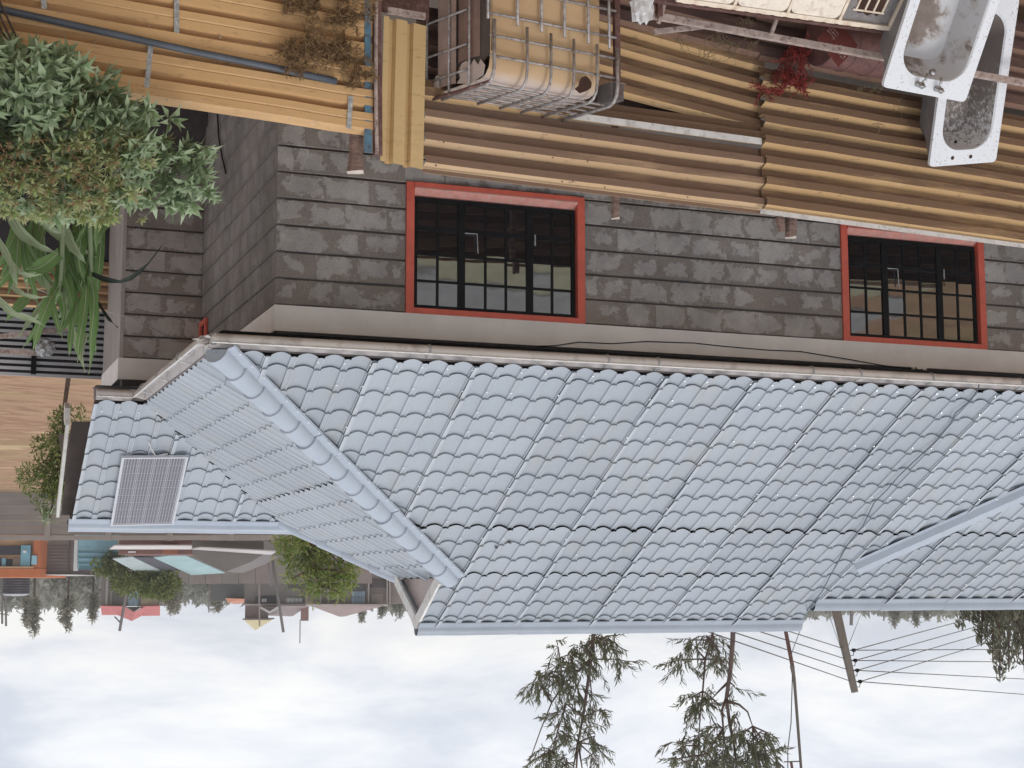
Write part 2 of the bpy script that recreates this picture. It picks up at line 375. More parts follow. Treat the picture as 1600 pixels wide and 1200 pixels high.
m = MB(); m.grid([[(x, y, max(gh(x, y), gh(x, y+.8))+.03) for x in (-16, -12, -8, -4, 0, 4, 9)] for y in (-15.6, -14, -12, -10, -9.2)]); tag(m.build('yard_grass', M['yardgrass']), kind='structure')
m = MB(); m.box(-18, 10, -21.5, -15.62, -1.3, -1.12); tag(m.build('yard_pavement', M['yardslab']), kind='structure')

# ---------------------------------------------------------------- house
SL = .603; AL = math.atan(SL); CA, SA = cos(AL), sin(AL)
EZ = 2.97; OV = .62; ZB = 2.44
WIN = [(-3.005, -1.321), (-7.767, -6.108)]; WZ0 = 1.25
house = thing('stone_house', 'single storey grey stone house under a pale blue metal tile roof with red framed windows', 'house', (-4, 3, -1.2))
_bm = {}
def block_mesh(L, h, mat):
    k = (round(L, 2), round(h, 3), mat.name)
    if k not in _bm:
        L, h = k[0], k[1]; b = .006; y = .05
        m = MB(); x0, x1, z0, z1 = -L/2, L/2, -h/2, h/2
        vs = [(x0, y, z0), (x1, y, z0), (x1, y, z1), (x0, y, z1), (x0, -.022, z0), (x1, -.022, z0), (x1, -.022, z1), (x0, -.022, z1),
              (x0, -.03, z0+b), (x1, -.03, z0+b), (x1, -.03, z1-b), (x0, -.03, z1-b)]
        fs = [(0, 1, 5, 4), (1, 2, 6, 5), (2, 3, 7, 6), (3, 0, 4, 7), (4, 5, 9, 8), (5, 6, 10, 9), (6, 7, 11, 10), (7, 4, 8, 11), (8, 9, 10, 11), (3, 2, 1, 0)]
        m.add(vs, fs); me = m.mesh('stone_block'); me.materials.append(mat); _bm[k] = me
    return _bm[k]
def lay(part, o, d, rz, length, z_top, rows, mat, openings=(), L=.37, H=.25, gap=.018, vg=.0004):
    for r in range(rows):
        z0 = z_top-(r+1)*H; zc = z0+H/2; h = H-gap
        if r == 0: pass
        cuts = [(0, length)]
        for a, b, w0, w1 in openings:
            if z0+H-.03 > w0 and z0+.03 < w1:
                cuts = [q for c0, c1 in cuts for q in ((c0, min(c1, a)), (max(c0, b), c1)) if q[1]-q[0] > .03]
        rs = random.Random(r*31+int(length*100))
        for c0, c1 in cuts:
            x = c0; first = True
            while x < c1-.005:
                l = (L*.45 if (r % 2 and first) else L)*rs.uniform(.86, 1.14); first = False
                if c1-(x+l) < .13: l = c1-x
                me = block_mesh(l-vg, h, mat); xc = x+l/2
                ob = piece('stone_block', me, part, V(o)+V(d)*xc+V((0, 0, zc))+V((0, 0, rs.uniform(-.002, .002))), rz)
                ob.scale = ((l-vg)/round(l-vg, 2), 1, 1)
                x += l
X0 = -11.6
# solid core of the walls (mortar seen in the joints); faces sit 2 cm behind the stones
m = MB(); m.box(X0, -.03, .02, .22, -1.25, WZ0-.08); m.box(X0, -.03, .02, .22, ZB, 2.80)
_e = [X0, WIN[1][0]-.079, WIN[1][1]+.079, WIN[0][0]-.079, WIN[0][1]+.079, -.03]
for a, b in ((0, 1), (2, 3), (4, 5)): m.box(_e[a], _e[b], .02, .22, WZ0-.0799, ZB-.0001)
front = m.build('front_wall', M['mortar'], house)
m = MB()
for a, b in WIN: m.box(a-.078, b+.078, .2, .21, WZ0-.079, ZB-.001)
m.build('dark_interior', M['black'], front)  # black sheet added as the dark of the unlit room
lay(front, (X0, .0301, 0), (1, 0, 0), 0, -X0, ZB-.004, 7, M['block'], [(a-X0-.08, b-X0+.08, WZ0-.06, ZB+.1) for a, b in WIN])
m = MB(); m.box(X0, .03, .012, .021, -1.25, ZB-7*.25-.012); m.build('lower_wall_face', M['render_wall'], front)
m = MB(); m.box(-.22, -.022, .221, 3.9, -1.25, 2.80)
sidew = m.build('side_wall', M['mortar_side'], house)
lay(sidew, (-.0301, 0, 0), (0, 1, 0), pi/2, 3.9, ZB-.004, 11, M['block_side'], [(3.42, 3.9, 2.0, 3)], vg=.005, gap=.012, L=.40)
m = MB(); m.box(-.02, .86, 3.922, 4.1, -1.25, 2.80)
wingw = m.build('wing_wall', M['mortar'], house)
lay(wingw, (0.002, 3.93, 0), (1, 0, 0), 0, .86, ZB-.004, 9, M['block'], L=.44)
m = MB(); m.box(.862, .902, 3.898, 5.45, -1.25, ZB-.002); m.build('wing_side_wall', M['render_wall'], house)
m = MB(); m.box(X0, -.23, 6.9, 7.05, -1.25, 2.8); m.box(-.4, -.221, 4.1, 6.9, -1.25, 2.8); m.box(-.2, .86, 5.40, 5.45, -1.25, 2.79); m.box(X0, X0+.2, .23, 6.9, -1.25, 2.8)
m.build('back_wall', M['render_wall'], house)
m = MB()
m.box(X0, .006, -.012, .018, ZB, 2.68); m.box(-.02, .0055, .0181, 3.92, ZB, 2.68); m.box(.008, .912, 3.888, 3.921, ZB, 2.68); m.box(.904, .914, 3.889, 5.45, ZB, 2.68)
m.build('ring_beam', M['plaster'], house)
# windows
def window(x0, x1, z0, z1, y=0.0):
    B = .078; D = .085; P = -.018
    m = MB()
    zs = z0
    # raised band in four butted pieces, then the reveals behind it
    m.box(x0-B, x0, P, .02, zs-B, z1); m.box(x1, x1+B, P, .02, zs-B, z1)
    m.box(x0, x1, P, .02, z1-.055, z1-.001); m.box(x0, x1, P-.012, .02, zs-B, zs-.02)
    m.add([(x0, .02, zs-.02), (x0, D, zs-.02), (x0, D, z1-.055), (x0, .02, z1-.055)], [(0, 1, 2, 3)])
    m.add([(x1, .02, zs-.02), (x1, D, zs-.02), (x1, D, z1-.055), (x1, .02, z1-.055)], [(3, 2, 1, 0)])
    m.add([(x0, .02, z1-.055), (x1, .02, z1-.055), (x1, D, z1-.055), (x0, D, z1-.055)], [(3, 2, 1, 0)])
    w = m.build('window', M['red'], house)
    sl = MB(); sl.add([(x0+.001, P-.014, zs-.03), (x1-.001, P-.014, zs-.03), (x1-.001, P-.016, zs-.018), (x0+.001, P-.016, zs-.018), (x1-.001, D, zs+.06), (x0+.001, D, zs+.06)], [(0, 1, 2, 3), (3, 2, 4, 5)]); sl.build('sill', M['sill'], w)
    a, b, c, d = x0+.012, x1-.012, zs+.05, z1-.058
    f = MB(); yf = .035; t = .03
    f.box(a, b, yf, yf+.03, c, c+.045); f.box(a, b, yf, yf+.03, d-.035, d)
    W_ = b-a; unit = (W_-.10)/7
    xm = [a, a+unit*2+.03, a+unit*5+.065, b]      # two, three and two panes
    for i, xv in enumerate(xm):
        wd = .034 if i in (0, 3) else .07
        xx = xv if i == 0 else (xv-wd if i == 3 else xv-wd/2)
        f.box(xx, xx+wd, yf-.004, yf+.034, c+.046, d-.036)
    f.build('casement_frame', M['black'], w)
    g = MB(); zr = [c+.045, c+.045+(d-c-.08)*.255, c+.045+(d-c-.08)*.505, c+.045+(d-c-.08)*.765, d-.035]
    cols = []
    for s_ in range(3):
        p0, p1 = xm[s_], xm[s_+1]; n = (2, 3, 2)[s_]
        p0 += .034 if s_ == 0 else .035; p1 -= .034 if s_ == 2 else .035
        for k in range(n):
            cols.append((p0+(p1-p0)*k/n, p0+(p1-p0)*(k+1)/n))
            if k: g.box(p0+(p1-p0)*k/n-.011, p0+(p1-p0)*k/n+.011, yf+.002, yf+.026, zr[0], zr[4])
        for zz_ in zr[1:4]:
            th = .012 if zz_ != zr[1] else .022
            g.box(p0, p1, yf+.004, yf+.024, zz_-th, zz_+th)
    g.build('glazing_bars', M['black'], w)
    st = MB(); st.tube([(xm[2]-.16, yf-.02, zr[2]-.04), (xm[2]-.15, yf-.02, zr[1]+.02), (xm[2]-.03, yf-.01, zr[1]+.02)], .006, 6)
    st.build('window_stay', M['strap'], w); st = MB(); st.tube([(xm[1]-.05, yf-.018, zr[1]-.02), (xm[1]-.05, yf-.018, zr[1]+.09)], .007, 6); st.build('window_handle', M['strap'], w)
    for p0, p1 in cols:
        for j in range(4):
            tx, tz = rnd(-.018, .018), rnd(-.010, .010)
            hw, hh = (p1-p0)/2-.004, (zr[j+1]-zr[j])/2-.004
            vv = [(sx_*hw, sx_*hw*tx+sz_*hh*tz, sz_*hh) for sx_, sz_ in ((-1, -1), (1, -1), (1, 1), (-1, 1))]
            q = MB(); q.add([(a_, b_+.012*0, c_) for a_, b_, c_ in vv]+[(a_, b_+.004, c_) for a_, b_, c_ in vv], [(0, 1, 2, 3), (7, 6, 5, 4), (0, 4, 5, 1), (1, 5, 6, 2), (2, 6, 7, 3), (3, 7, 4, 0)])
            me = q.mesh('pane'); me.materials.append(M['glass']); piece('pane', me, w, ((p0+p1)/2, yf+.012, (zr[j]+zr[j+1])/2))
    return w
for a, b in WIN: window(a, b, WZ0, ZB)
m = MB()          # small red framed window high on the side wall
m.box(.0005, .03, 3.46, 3.53, 2.0, 2.43); m.box(.0005, .03, 3.53, 3.86, 2.0, 2.06); m.box(.0005, .03, 3.79, 3.86, 2.06, 2.43)
vw = m.build('window', M['red'], house); m = MB(); m.box(-.015, .004, 3.53, 3.79, 2.06, 2.43); m.build('pane', M['black'], vw)
m = MB(); m.box(.0305, .034, 3.468, 3.474, 2.02, 2.40)

# ---- roof
YR, YR2, XL, XG, YW, YWR, XW = 3.46, 3.03, -7.45, -2.53, 3.6, 5.66, 1.20
RZ = EZ+SL*(YR+OV); RZ2 = EZ+SL*(YR2+OV); WRZ = EZ+SL*(YWR-YW); GZ_ = EZ+SL*(OV-XG)
m = MB(); dp = .07
def dk(*p): m.add([V(q)-V((0, 0, dp)) for q in p], [tuple(range(len(p)))])
dk((OV, -OV, EZ), (XG, -XG, GZ_), (XG, YR, RZ), (XL, YR, RZ), (XL, -OV, EZ)); dk((XL, -OV, EZ), (XL, YR2, RZ2), (X0-.3, YR2, RZ2), (X0-.3, -OV, EZ))
dk((OV, -OV, EZ), (OV, 7.54, EZ), (XG, 4.39, GZ_), (XG, -XG, GZ_)); dk((XW-.02, YW, EZ), (XW-.02, YWR, WRZ), (-1.45, YWR, WRZ), (OV, YW, EZ))
m.add([(X0, -.005, 2.80), (X0, -.59, 2.80), (.59, -.59, 2.80), (.59, 3.55, 2.80), (.01, 3.55, 2.80), (.01, -.005, 2.80)], [(0, 1, 2, 3, 4, 5)])
m.add([(.01, 3.921, 2.801), (.01, 3.56, 2.801), (1.18, 3.56, 2.801), (1.18, 3.921, 2.801)], [(0, 1, 2, 3)])
roof = m.build('roof', M['soffit'], house)
m = MB()
m.add([(XG, YR, RZ), (XL, YR, RZ), (XL, 7.54, EZ), (OV, 7.54, EZ), (XG, 4.39, GZ_)], [(0, 1, 2, 3, 4)])
m.add([(XL-.001, YR2, RZ2), (X0-.3, YR2, RZ2), (X0-.3, 6.68, EZ), (XL-.001, 6.68, EZ)], [(0, 1, 2, 3)])
m.add([(XW, YWR, WRZ), (-1.45, YWR, WRZ), (.6, 7.7, EZ-.02), (XW, 7.7, EZ-.02)], [(0, 1, 2, 3)])
m.build('back_slope', M['roof'], roof)
PW = .24
def panprof():
    pts = [(-.035, .014), (-.029, .031), (-.021, .0345), (-.014, .028), (.014, .028), (.021, .0345), (.029, .031), (.035, .014)]
    for i in range(1, 8):
        q = i/8; pts.append((.035+q*(PW-.070), .014*abs(2*q-1)**1.7))
    return pts
PROF = panprof()
def roof_sheet(O, u, sv, n, ua, k_waves, s0, s1, cuts=(), phase=0.0, lift=0.0, end_wave=0.0, R=.312, first=None, hs=1.0, rw=1.0):
    O, u, sv, n = V(O), V(u), V(sv), V(n)
    cols = []
    for w in range(k_waves):
        for t, h in PROF: cols.append((ua+w*PW+t, h, max(0, sin(pi*min(1, max(0, (t-.035)/(PW-.070))))) if t > .03 else 0))
    cols.append((ua+k_waves*PW-.035, .014, 0)); cols.append((ua+k_waves*PW-.029, .032, 0)); cols.append((ua+k_waves*PW+.018, .037, 0))
    rows = []; k = 0
    rsd = random.Random(int(abs(ua)*1000+s0*77))
    ph = rsd.uniform(0, 6)
    a = s0
    while a < s1-.02:
        b = min(s1, a+(first if first and k == 0 else R)); stp = .022
        fw = end_wave if k == 0 else 0
        rows.append((a-.009, stp, 1, fw)); rows.append((a+(b-a)*.2, stp*.8, .8, fw*.6)); rows.append((a+(b-a)*.62, stp*.35, .4, 0)); rows.append((b-.001, 0.0, 1 if b-a > R*.8 else .2, 0)); k += 1; a = b
    grid = []
    for (sa, st, lb, fw) in rows:
        row = []
        for i, (uu, h, lobe) in enumerate(cols):
            hh = h*hs+st*(.5+.5*hs)+lift
            if i >= len(cols)-5: hh += (.010+.030*max(0, mn.noise(V((sa*1.1+ph, ua*3, 5)))))*(i-len(cols)+6)/5
            if fw: hh += fw*max(0, 2.4*mn.noise(V((uu*1.9+ph, ph, 3)))+.5*sin(uu*2*pi/PW+1.6))
            hh += .0035*mn.noise(V((uu*1.7+ph, sa*1.9, 0)))
            row.append(O+u*uu+sv*(sa-.022*lobe*lb)+n*hh)
        grid.append(row)
    mb = MB(); mb.grid(grid)
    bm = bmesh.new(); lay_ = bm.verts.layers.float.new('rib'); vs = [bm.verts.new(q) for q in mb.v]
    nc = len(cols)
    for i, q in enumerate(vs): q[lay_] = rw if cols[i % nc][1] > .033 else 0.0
    for f in mb.f: bm.faces.new([vs[i] for i in f])
    for co, no in cuts:
        bmesh.ops.bisect_plane(bm, geom=bm.verts[:]+bm.edges[:]+bm.faces[:], plane_co=co, plane_no=no, clear_outer=True)
    if len(bm.faces) < 4: bm.free(); return None
    bmesh.ops.recalc_face_normals(bm, faces=bm.faces[:])
    if sum((f.normal.dot(n) for f in bm.faces)) < 0: bmesh.ops.reverse_faces(bm, faces=bm.faces[:])
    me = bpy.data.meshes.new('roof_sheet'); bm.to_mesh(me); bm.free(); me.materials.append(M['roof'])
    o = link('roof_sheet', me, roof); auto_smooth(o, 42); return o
UX, SF, NF = (1, 0, 0), (0, CA, SA), (0, -SA, CA)
HIPC = ((0, 0, 0), (1, 1, 0))
sw = PW*4; tier = 8*.312+.175
left_cut = [((XL, 0, 0), (1, 0, 0))]
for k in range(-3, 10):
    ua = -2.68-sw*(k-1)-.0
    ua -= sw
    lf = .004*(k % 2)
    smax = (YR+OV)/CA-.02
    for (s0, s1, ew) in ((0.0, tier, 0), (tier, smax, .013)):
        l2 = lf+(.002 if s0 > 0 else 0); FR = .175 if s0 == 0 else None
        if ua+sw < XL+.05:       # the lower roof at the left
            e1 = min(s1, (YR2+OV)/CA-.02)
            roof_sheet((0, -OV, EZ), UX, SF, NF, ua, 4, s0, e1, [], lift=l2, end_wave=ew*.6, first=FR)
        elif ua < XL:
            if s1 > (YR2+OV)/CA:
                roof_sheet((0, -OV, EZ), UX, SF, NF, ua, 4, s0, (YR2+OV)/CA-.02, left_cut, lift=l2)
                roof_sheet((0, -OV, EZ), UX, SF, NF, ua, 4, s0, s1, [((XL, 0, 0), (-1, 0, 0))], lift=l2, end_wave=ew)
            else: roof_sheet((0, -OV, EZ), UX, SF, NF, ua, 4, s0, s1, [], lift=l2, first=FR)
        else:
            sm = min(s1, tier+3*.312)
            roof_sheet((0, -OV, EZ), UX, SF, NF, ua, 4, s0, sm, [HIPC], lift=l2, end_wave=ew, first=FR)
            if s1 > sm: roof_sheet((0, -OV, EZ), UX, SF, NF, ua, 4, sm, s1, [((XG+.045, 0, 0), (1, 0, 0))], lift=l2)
UY, SH, NH = (0, 1, 0), (-CA, 0, SA), (SA, 0, CA)
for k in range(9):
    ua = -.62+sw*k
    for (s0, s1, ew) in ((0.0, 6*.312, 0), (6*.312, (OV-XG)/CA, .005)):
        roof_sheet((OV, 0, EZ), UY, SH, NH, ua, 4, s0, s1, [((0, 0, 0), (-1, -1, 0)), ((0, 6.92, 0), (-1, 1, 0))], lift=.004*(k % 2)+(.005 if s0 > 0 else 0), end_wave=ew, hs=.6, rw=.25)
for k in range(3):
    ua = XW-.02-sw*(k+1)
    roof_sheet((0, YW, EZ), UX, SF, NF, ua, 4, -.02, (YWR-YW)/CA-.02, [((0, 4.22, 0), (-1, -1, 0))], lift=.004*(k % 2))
# caps
def ridge_cap(p, q, name='ridge_cap', parent=None, mat='ridge'):
    p, q = V(p), V(q); t = (q-p).normalized(); L = (q-p).length; side = t.cross(Z).normalized()
    if side.y > 0: side = -side
    prof = [(.150, -.150*SL+.052), (.147, -.147*SL+.062), (.078, -.078*SL+.066)]
    prof += [(.074*cos(a), .036+.074*sin(a)) for a in [radians(10+20*i) for i in range(9)]]
    prof += [(-.078, -.078*SL+.066), (-.15, -.15*SL+.06)]
    rows = []
    n = max(3, int(L/.25))
    for i in range(n+1):
        w = .004*mn.noise(V((i*.9, p.x, p.y)))
        rows.append([p+t*(L*i/n)+side*a+Z*(b+w) for a, b in prof])
    mb = MB(); mb.grid(rows); o = mb.build(name, M[mat], roof); auto_smooth(o, 40); return o
x = XG+.07
while x > XL:
    e = max(XL-.02, x-1.25); ridge_cap((x, YR, RZ+.004*(int(x*3) % 2)), (e-.04, YR, RZ)); x = e
x = XL+.02
while x > X0:
    e = max(X0, x-.95); ridge_cap((x, YR2, RZ2+.004*(int(x*3) % 2)), (e-.03, YR2, RZ2)); x = e
for a, b in ((XW+.03, .1), (.1, -.75), (-.75, -1.5)): ridge_cap((a, YWR, WRZ), (b-.03, YWR, WRZ+.004), mat='hipcap')
def hip_cap(p, q, segs, r=.100, flange=True, outer=1):
    p, q = V(p), V(q); t = (q-p).normalized(); L = (q-p).length; side = t.cross(Z).normalized()*outer; up = side.cross(t)*outer
    if up.z < 0: up = -up
    rows = []
    for i in range(segs):
        for f, rr in ((0.0, 1.11), (.05, 1.10), (.985, .95)):
            row = []
            if flange: row += [side*(r*1.72)-up*(.075), side*(r*1.68)-up*.056, side*(r*1.10)-up*.036]
            row += [side*(r*rr*cos(a))+up*(r*rr*sin(a)-.02) for a in [radians(-6+200*j/14) for j in range(15)]]
            rows.append([p+t*(L*(i+f)/segs)+w for w in row])
    mb = MB(); mb.grid(rows); mb.add(rows[0][-15:], [tuple(range(15))]); o = mb.build('hip_cap', M['hipcap'], roof); auto_smooth(o, 26); return o
h0, h1 = V((OV+.03, -OV-.03, EZ+.045)), V((XG-.02, -XG-.02, GZ_+.06))
for a, b, n in ((0, .33, 5), (.325, .665, 5), (.66, 1.0, 5)): hip_cap(h0.lerp(h1, a)+V((0, 0, .008 if a else 0)), h0.lerp(h1, b), n, outer=-1)
b0, b1 = V((OV, 7.54, EZ+.03)), V((XG-.02, 4.41, GZ_+.03))
hip_cap(b0, b1, 12, r=.085, flange=True, outer=-1)
# the flashing cap that runs down the front slope at the left
def fp(X, Y, h=0): return V((X, Y, EZ+SL*(Y+OV)))+V(NF)*h
sA, sB = (-7.56, 2.26), (-10.4, -.60)
t = (fp(*sB)-fp(*sA)).normalized(); sd = t.cross(V(NF)).normalized()
pts = []
Lc = (fp(*sB)-fp(*sA)).length; n = 16
for i in range(n):
    for f, k in ((0, 1.03), (.96, .98)):
        b = fp(*sA)+t*(Lc*(i+f)/n); pts.append([b+sd*(x_*k)+V(NF)*(h_*k) for x_, h_ in ((-.15, .05), (-.10, .058), (-.066, .125), (.06, .13), (.10, .058), (.135, .05))])
m = MB(); m.grid(pts); m.add(pts[0], [(0, 1, 2, 3, 4, 5)]); auto_smooth(m.build('flashing_cap', M['hipcap'], roof), 30)
# screws
m = MB(); rs = random.Random(3)
def screw(P, n, r=.011):
    n = V(n).normalized(); a = n.cross(V((1, 0, .1))).normalized(); b = n.cross(a)
    ring = [P+a*(r*cos(i*pi/3))+b*(r*sin(i*pi/3)) for i in range(6)]
    m.add(ring+[q+n*.008 for q in ring]+[P+n*.012], [(i, (i+1) % 6, 6+(i+1) % 6, 6+i) for i in range(6)]+[(6+i, 6+(i+1) % 6, 12) for i in range(6)])
for row in range(0, 15):
    for w in range(0, 40):
        X = .02-PW*w-.0-.28; Y = (row*.31+.05)*CA-OV
        if X+Y > -.2 or X < X0: continue
        if X < XL and Y > YR2-.2: continue
        pr = .8 if row in (0, 1) else (.5 if row % 3 == 0 else .08)
        if rs.random() < pr: screw(fp(X+.0, Y, .048), NF)
for i in range(24):
    f = (i+.5)/24; P = h0.lerp(h1, f); screw(P+V((-.13, -.13, -.035)), NF, .010)
for i in range(10): screw(V((XW-.1-.2*i, YW+.08, EZ+.1)), NF)
tag(m.build('screw_heads', M['screw'], roof), kind='stuff')
# gablet under the ridge end, verges, boards
m = MB(); m.add([(XG-.05, -XG+.02, GZ_+.02), (XG-.05, 4.37, GZ_+.02), (XG-.05, YR, RZ-.02)], [(0, 1, 2)]); m.build('gablet_wall', simple('gablet plaster', (.55, .475, .46), .85, var=.08), house)
m = MB(); m.add([(XL, YR2, RZ2), (XL, YR, RZ), (XL, 4.0, RZ-.33)], [(0, 1, 2)]); m.build('step_gable', M['white'], house)
def board(p, q, w, th, out, name='barge_board', mat='white'):
    mb = MB(); p, q = V(p), V(q); up = V((0, 0, w)); mb.obox(p-up, q-p, V(out).normalized()*th, up); return mb.build(name, M[mat], house)
board((XG+.05, 2.62, GZ_+.09), (XG+.05, YR, RZ+.035), .15, .03, (1, 0, 0)); board((XG+.05, YR+.001, RZ+.035), (XG+.05, 4.30, GZ_+.09), .15, .03, (1, 0, 0))
# back verge of the wing: white barge board on a wider overhang
P0, P1 = atX(109, 662, 1.32), V((1.32, 5.8, 4.15))
board(P1, P0, .16, .035, (1, 0, 0)); board(P0+V((0, -.02, .02)), P0+V((0, .12, -.06)), .2, .06, (1, 0, 0), 'bracket')
m = MB(); m.add([P1-V((.02, 0, .03)), P0-V((.02, 0, .03)), P0-V((.5, 0, .03)), P1-V((.5, 0, .03))], [(0, 1, 2, 3)]); m.build('verge_soffit', M['soffit'], house)
m = MB(); m.box(.63, .655, -.60, 3.4, 2.83, 2.975); m.box(X0, .628, -.60, -.575, 2.83, 2.975); m.box(.66, 1.2, 3.585, 3.61, 2.83, 2.955)
m.build('fascia_board', M['gutter_in'], house)
def gutter(axis, a, b, c, out, zsh=0.0, brk=()):
    prof = [(.145, 2.930), (.143, 2.895), (.132, 2.868), (.108, 2.852), (.05, 2.850), (.022, 2.865), (.015, 2.962)]
    P = lambda s_, d, z: V((s_, c+out*d, z+zsh)) if axis == 'x' else V((c+out*d, s_, z+zsh))
    n = 14; rows = []
    for i in range(n+1):
        s_ = a+(b-a)*i/n; w = .006*mn.noise(V((s_*.8, c, 0)))
        rows.append([P(s_, d, z+w) for d, z in prof])
    mb = MB(); mb.grid(rows); mb.add(rows[0], [tuple(range(7))]); mb.add(rows[-1], [tuple(range(7))])
    g = mb.build('gutter', M['gutter'], house); auto_smooth(g, 50)
    l = MB(); l.tube([r[0]+V((0, 0, .004)) for r in rows], .0085, 6); l.build('lip', M['white'], g)  # white bead paints in the highlight along the gutter lip
    for s_ in brk:
        k = MB(); k.tube([P(s_, d*1.03+.002, z-.003) for d, z in prof[:-1]], .009, 6); k.tube([P(s_, .145, 2.93), P(s_, .01, 2.955)], .007, 6); k.build('bracket', M['strap'], g)
    return g
gutter('x', .70, -8.25, -.61, -1, brk=(-1.25, -3.0, -3.52, -5.2, -5.75, -6.6, -7.7)); gutter('x', -8.27, X0, -.61, -1, -.012, brk=(-9.3,))
gutter('y', -.55, 3.42, .65, 1, brk=(.5, 1.8, 2.9))
gutter('x', 1.18, .80, 3.58, -1, .0)
m = MB()   # broken corner of the eaves gutter
for i in range(30): m.obox(V((.64+rnd(-.04, .12), -.66+rnd(-.08, .10), 2.86+rnd(0, .09))), V((rnd(.02, .07), rnd(-.02, .02), rnd(-.02, .02))), V((rnd(-.02, .02), rnd(.02, .06), 0)), V((0, 0, .008)))
m.build('torn_gutter_end', M['gutter'], house)
# ---------------------------------------------------------------- solar panel on the wing roof
def wp(X, Y, h=0): return V((X, Y, EZ+SL*(Y-YW)))+V(NF)*h
def on_wing(x, y, h):
    d = ray(x, y); n = V(NF); o = wp(0, YW, h); return CAM+d*((o-CAM).dot(n)/d.dot(n))
c00, c10, c01, c11 = on_wing(190.5, 715, .09), on_wing(294, 714, .09), on_wing(172.5, 821.5, .09), on_wing(271, 821, .09)
panel = thing('solar_panel', 'framed dark solar panel of four by nine cells lying on the wing roof', 'solar panel', c00)
ex = (c10-c00); ey = (c01-c00); ex = ex.normalized()*((c10-c00).length+(c11-c01).length)/2; nn_ = V(NF)
fr = .022
m = MB(); o = c00-nn_*.03; eu, ev = ex.normalized(), ey.normalized(); Lx, Ly = ex.length, ey.length
m.obox(o, ex, ev*fr, nn_*.036); m.obox(o+ev*(Ly-fr), ex, ev*fr, nn_*.036)
m.obox(o+ev*fr, eu*fr, ev*(Ly-2*fr), nn_*.036); m.obox(o+ev*fr+eu*(Lx-fr), eu*fr, ev*(Ly-2*fr), nn_*.036)
m.build('frame', simple('panel frame', (.62, .62, .64), .35, metal=.3, var=.05), panel)
m = MB(); m.obox(o+ev*fr+eu*fr, eu*(Lx-2*fr), ev*(Ly-2*fr), nn_*.026); m.build('backsheet', simple('backsheet', (.45, .45, .50), .3, var=.05), panel)
sm_ = Mat('solar cell'); gn = sm_.n('ShaderNodeTexCoord').outputs['Generated']; sx = sm_.n('ShaderNodeSeparateXYZ'); sm_.l(gn, sx.inputs[0])
fr_ = sm_.math('FRACT', sm_.math('MULTIPLY', sx.outputs[0], 5.0)); ln = sm_.math('LESS_THAN', sm_.math('ABSOLUTE', sm_.math('SUBTRACT', fr_, .5)), .10)
sm_.col(sm_.mix(ln, (.15, .145, .168), (.40, .395, .42))).surf(.16, 0, .5)
cw, ch = (Lx-2*fr-.02)/4, (Ly-2*fr-.02)/9
me = MB().obox((0, 0, 0), eu*(cw-.009), ev*(ch-.012), nn_*.003).mesh('cell'); me.materials.append(sm_.m)
for i in range(4):
    for j in range(9):
        piece('cell', me, panel, o+eu*(fr+.01+cw*i+.003)+ev*(fr+.01+ch*j+.003)+nn_*.0262)
m = MB(); m.tube([on_wing(232, 690, .06), on_wing(236, 700, .07), on_wing(243, 712, .06), on_wing(262, 709, .05)], .007, 6); m.build('cable', M['whitestrip'], panel)

# ---------------------------------------------------------------- corrugated sheet fence
UF = V((1, -.11, 0)).normalized(); NFc = V((-.11, -1, 0)).normalized(); FO = V((-.87, -1.67, 0))
def fpx(x, y, off=0.0):
    d = ray(x, y); o = FO+NFc*off; return CAM+d*((o-CAM).dot(NFc)/d.dot(NFc))
def ribs(height, pitch, depth, valley, crease):
    pr = []; n = int(round(height/pitch))
    fl = .13*pitch
    for k in range(n):
        z = k*pitch
        c0 = z+valley-.007; c1 = z+pitch-fl*1.5; cm = (c0+c1)/2
        pr += [(z, 0), (z+valley, 0), (c0, depth)]
        if crease: pr += [(cm-.012, depth), (cm, depth-.007), (cm+.008, depth)]
        pr += [(c1, depth)]
    pr.append((n*pitch, 0)); return pr
def fsheet(parent, p, q, height, mat, off=0.0, pitch=.2, depth=.055, valley=.06, crease=True, name='fence_sheet', wob=.013, jag=0.0):
    # p, q: the two ends of its upper edge (world points); ribs run along it
    p, q = V(p), V(q); t = (q-p).normalized(); L = (q-p).length; dn = NFc.cross(t); dn = dn if dn.z < 0 else -dn
    pr = ribs(height, pitch, depth, valley, crease); n = max(4, int(L/.35)); rows = []; sd = rnd(0, 50)
    for i in range(n+1):
        row = []
        for (h, d) in pr:
            w = wob*mn.noise(V((i*.7+sd, h*1.3, sd))); jj = jag*mn.noise(V((h*9, i*3.3, sd))) if i in (0, n) else 0
            row.append(p+t*(L*i/n+jj)+dn*(height-h)+NFc*(d+off+w)+Z*(wob*.6*mn.noise(V((i*.5, sd, 9)))))
        rows.append(row)
    mb = MB(); mb.grid(rows); o = mb.build(name, M[mat] if isinstance(mat, str) else mat, parent); auto_smooth(o, 25); return o
fenceL = thing('sheet_fence', 'weathered brown corrugated sheet fence with horizontal ribs below the red windows', 'fence', (-4, -1.33, -1.2), 'corrugated sheet fences')
a0, a1 = fpx(658, 264), fpx(1196, 331)
fsheet(fenceL, a0, a1, .6, 'wsheet2', .012, crease=False, valley=.105, depth=.075)
b0_, b1_ = fpx(658, 172, 0), fpx(990, 214, 0)
fsheet(fenceL, fpx(658, 158), fpx(1196, 227, 0), .2, 'wsheet', -.01, crease=False, valley=.09, depth=.06)
fsheet(fenceL, fpx(658, 140, -.12), fpx(1192, 211, -.12), .8, 'dksheet', -.13, crease=False, valley=.09, depth=.05)
fsheet(fenceL, fpx(900, 131, -.03), fpx(1190, 206, -.03), .8, 'wsheet', -.05, crease=False, valley=.10, depth=.065, jag=.05)
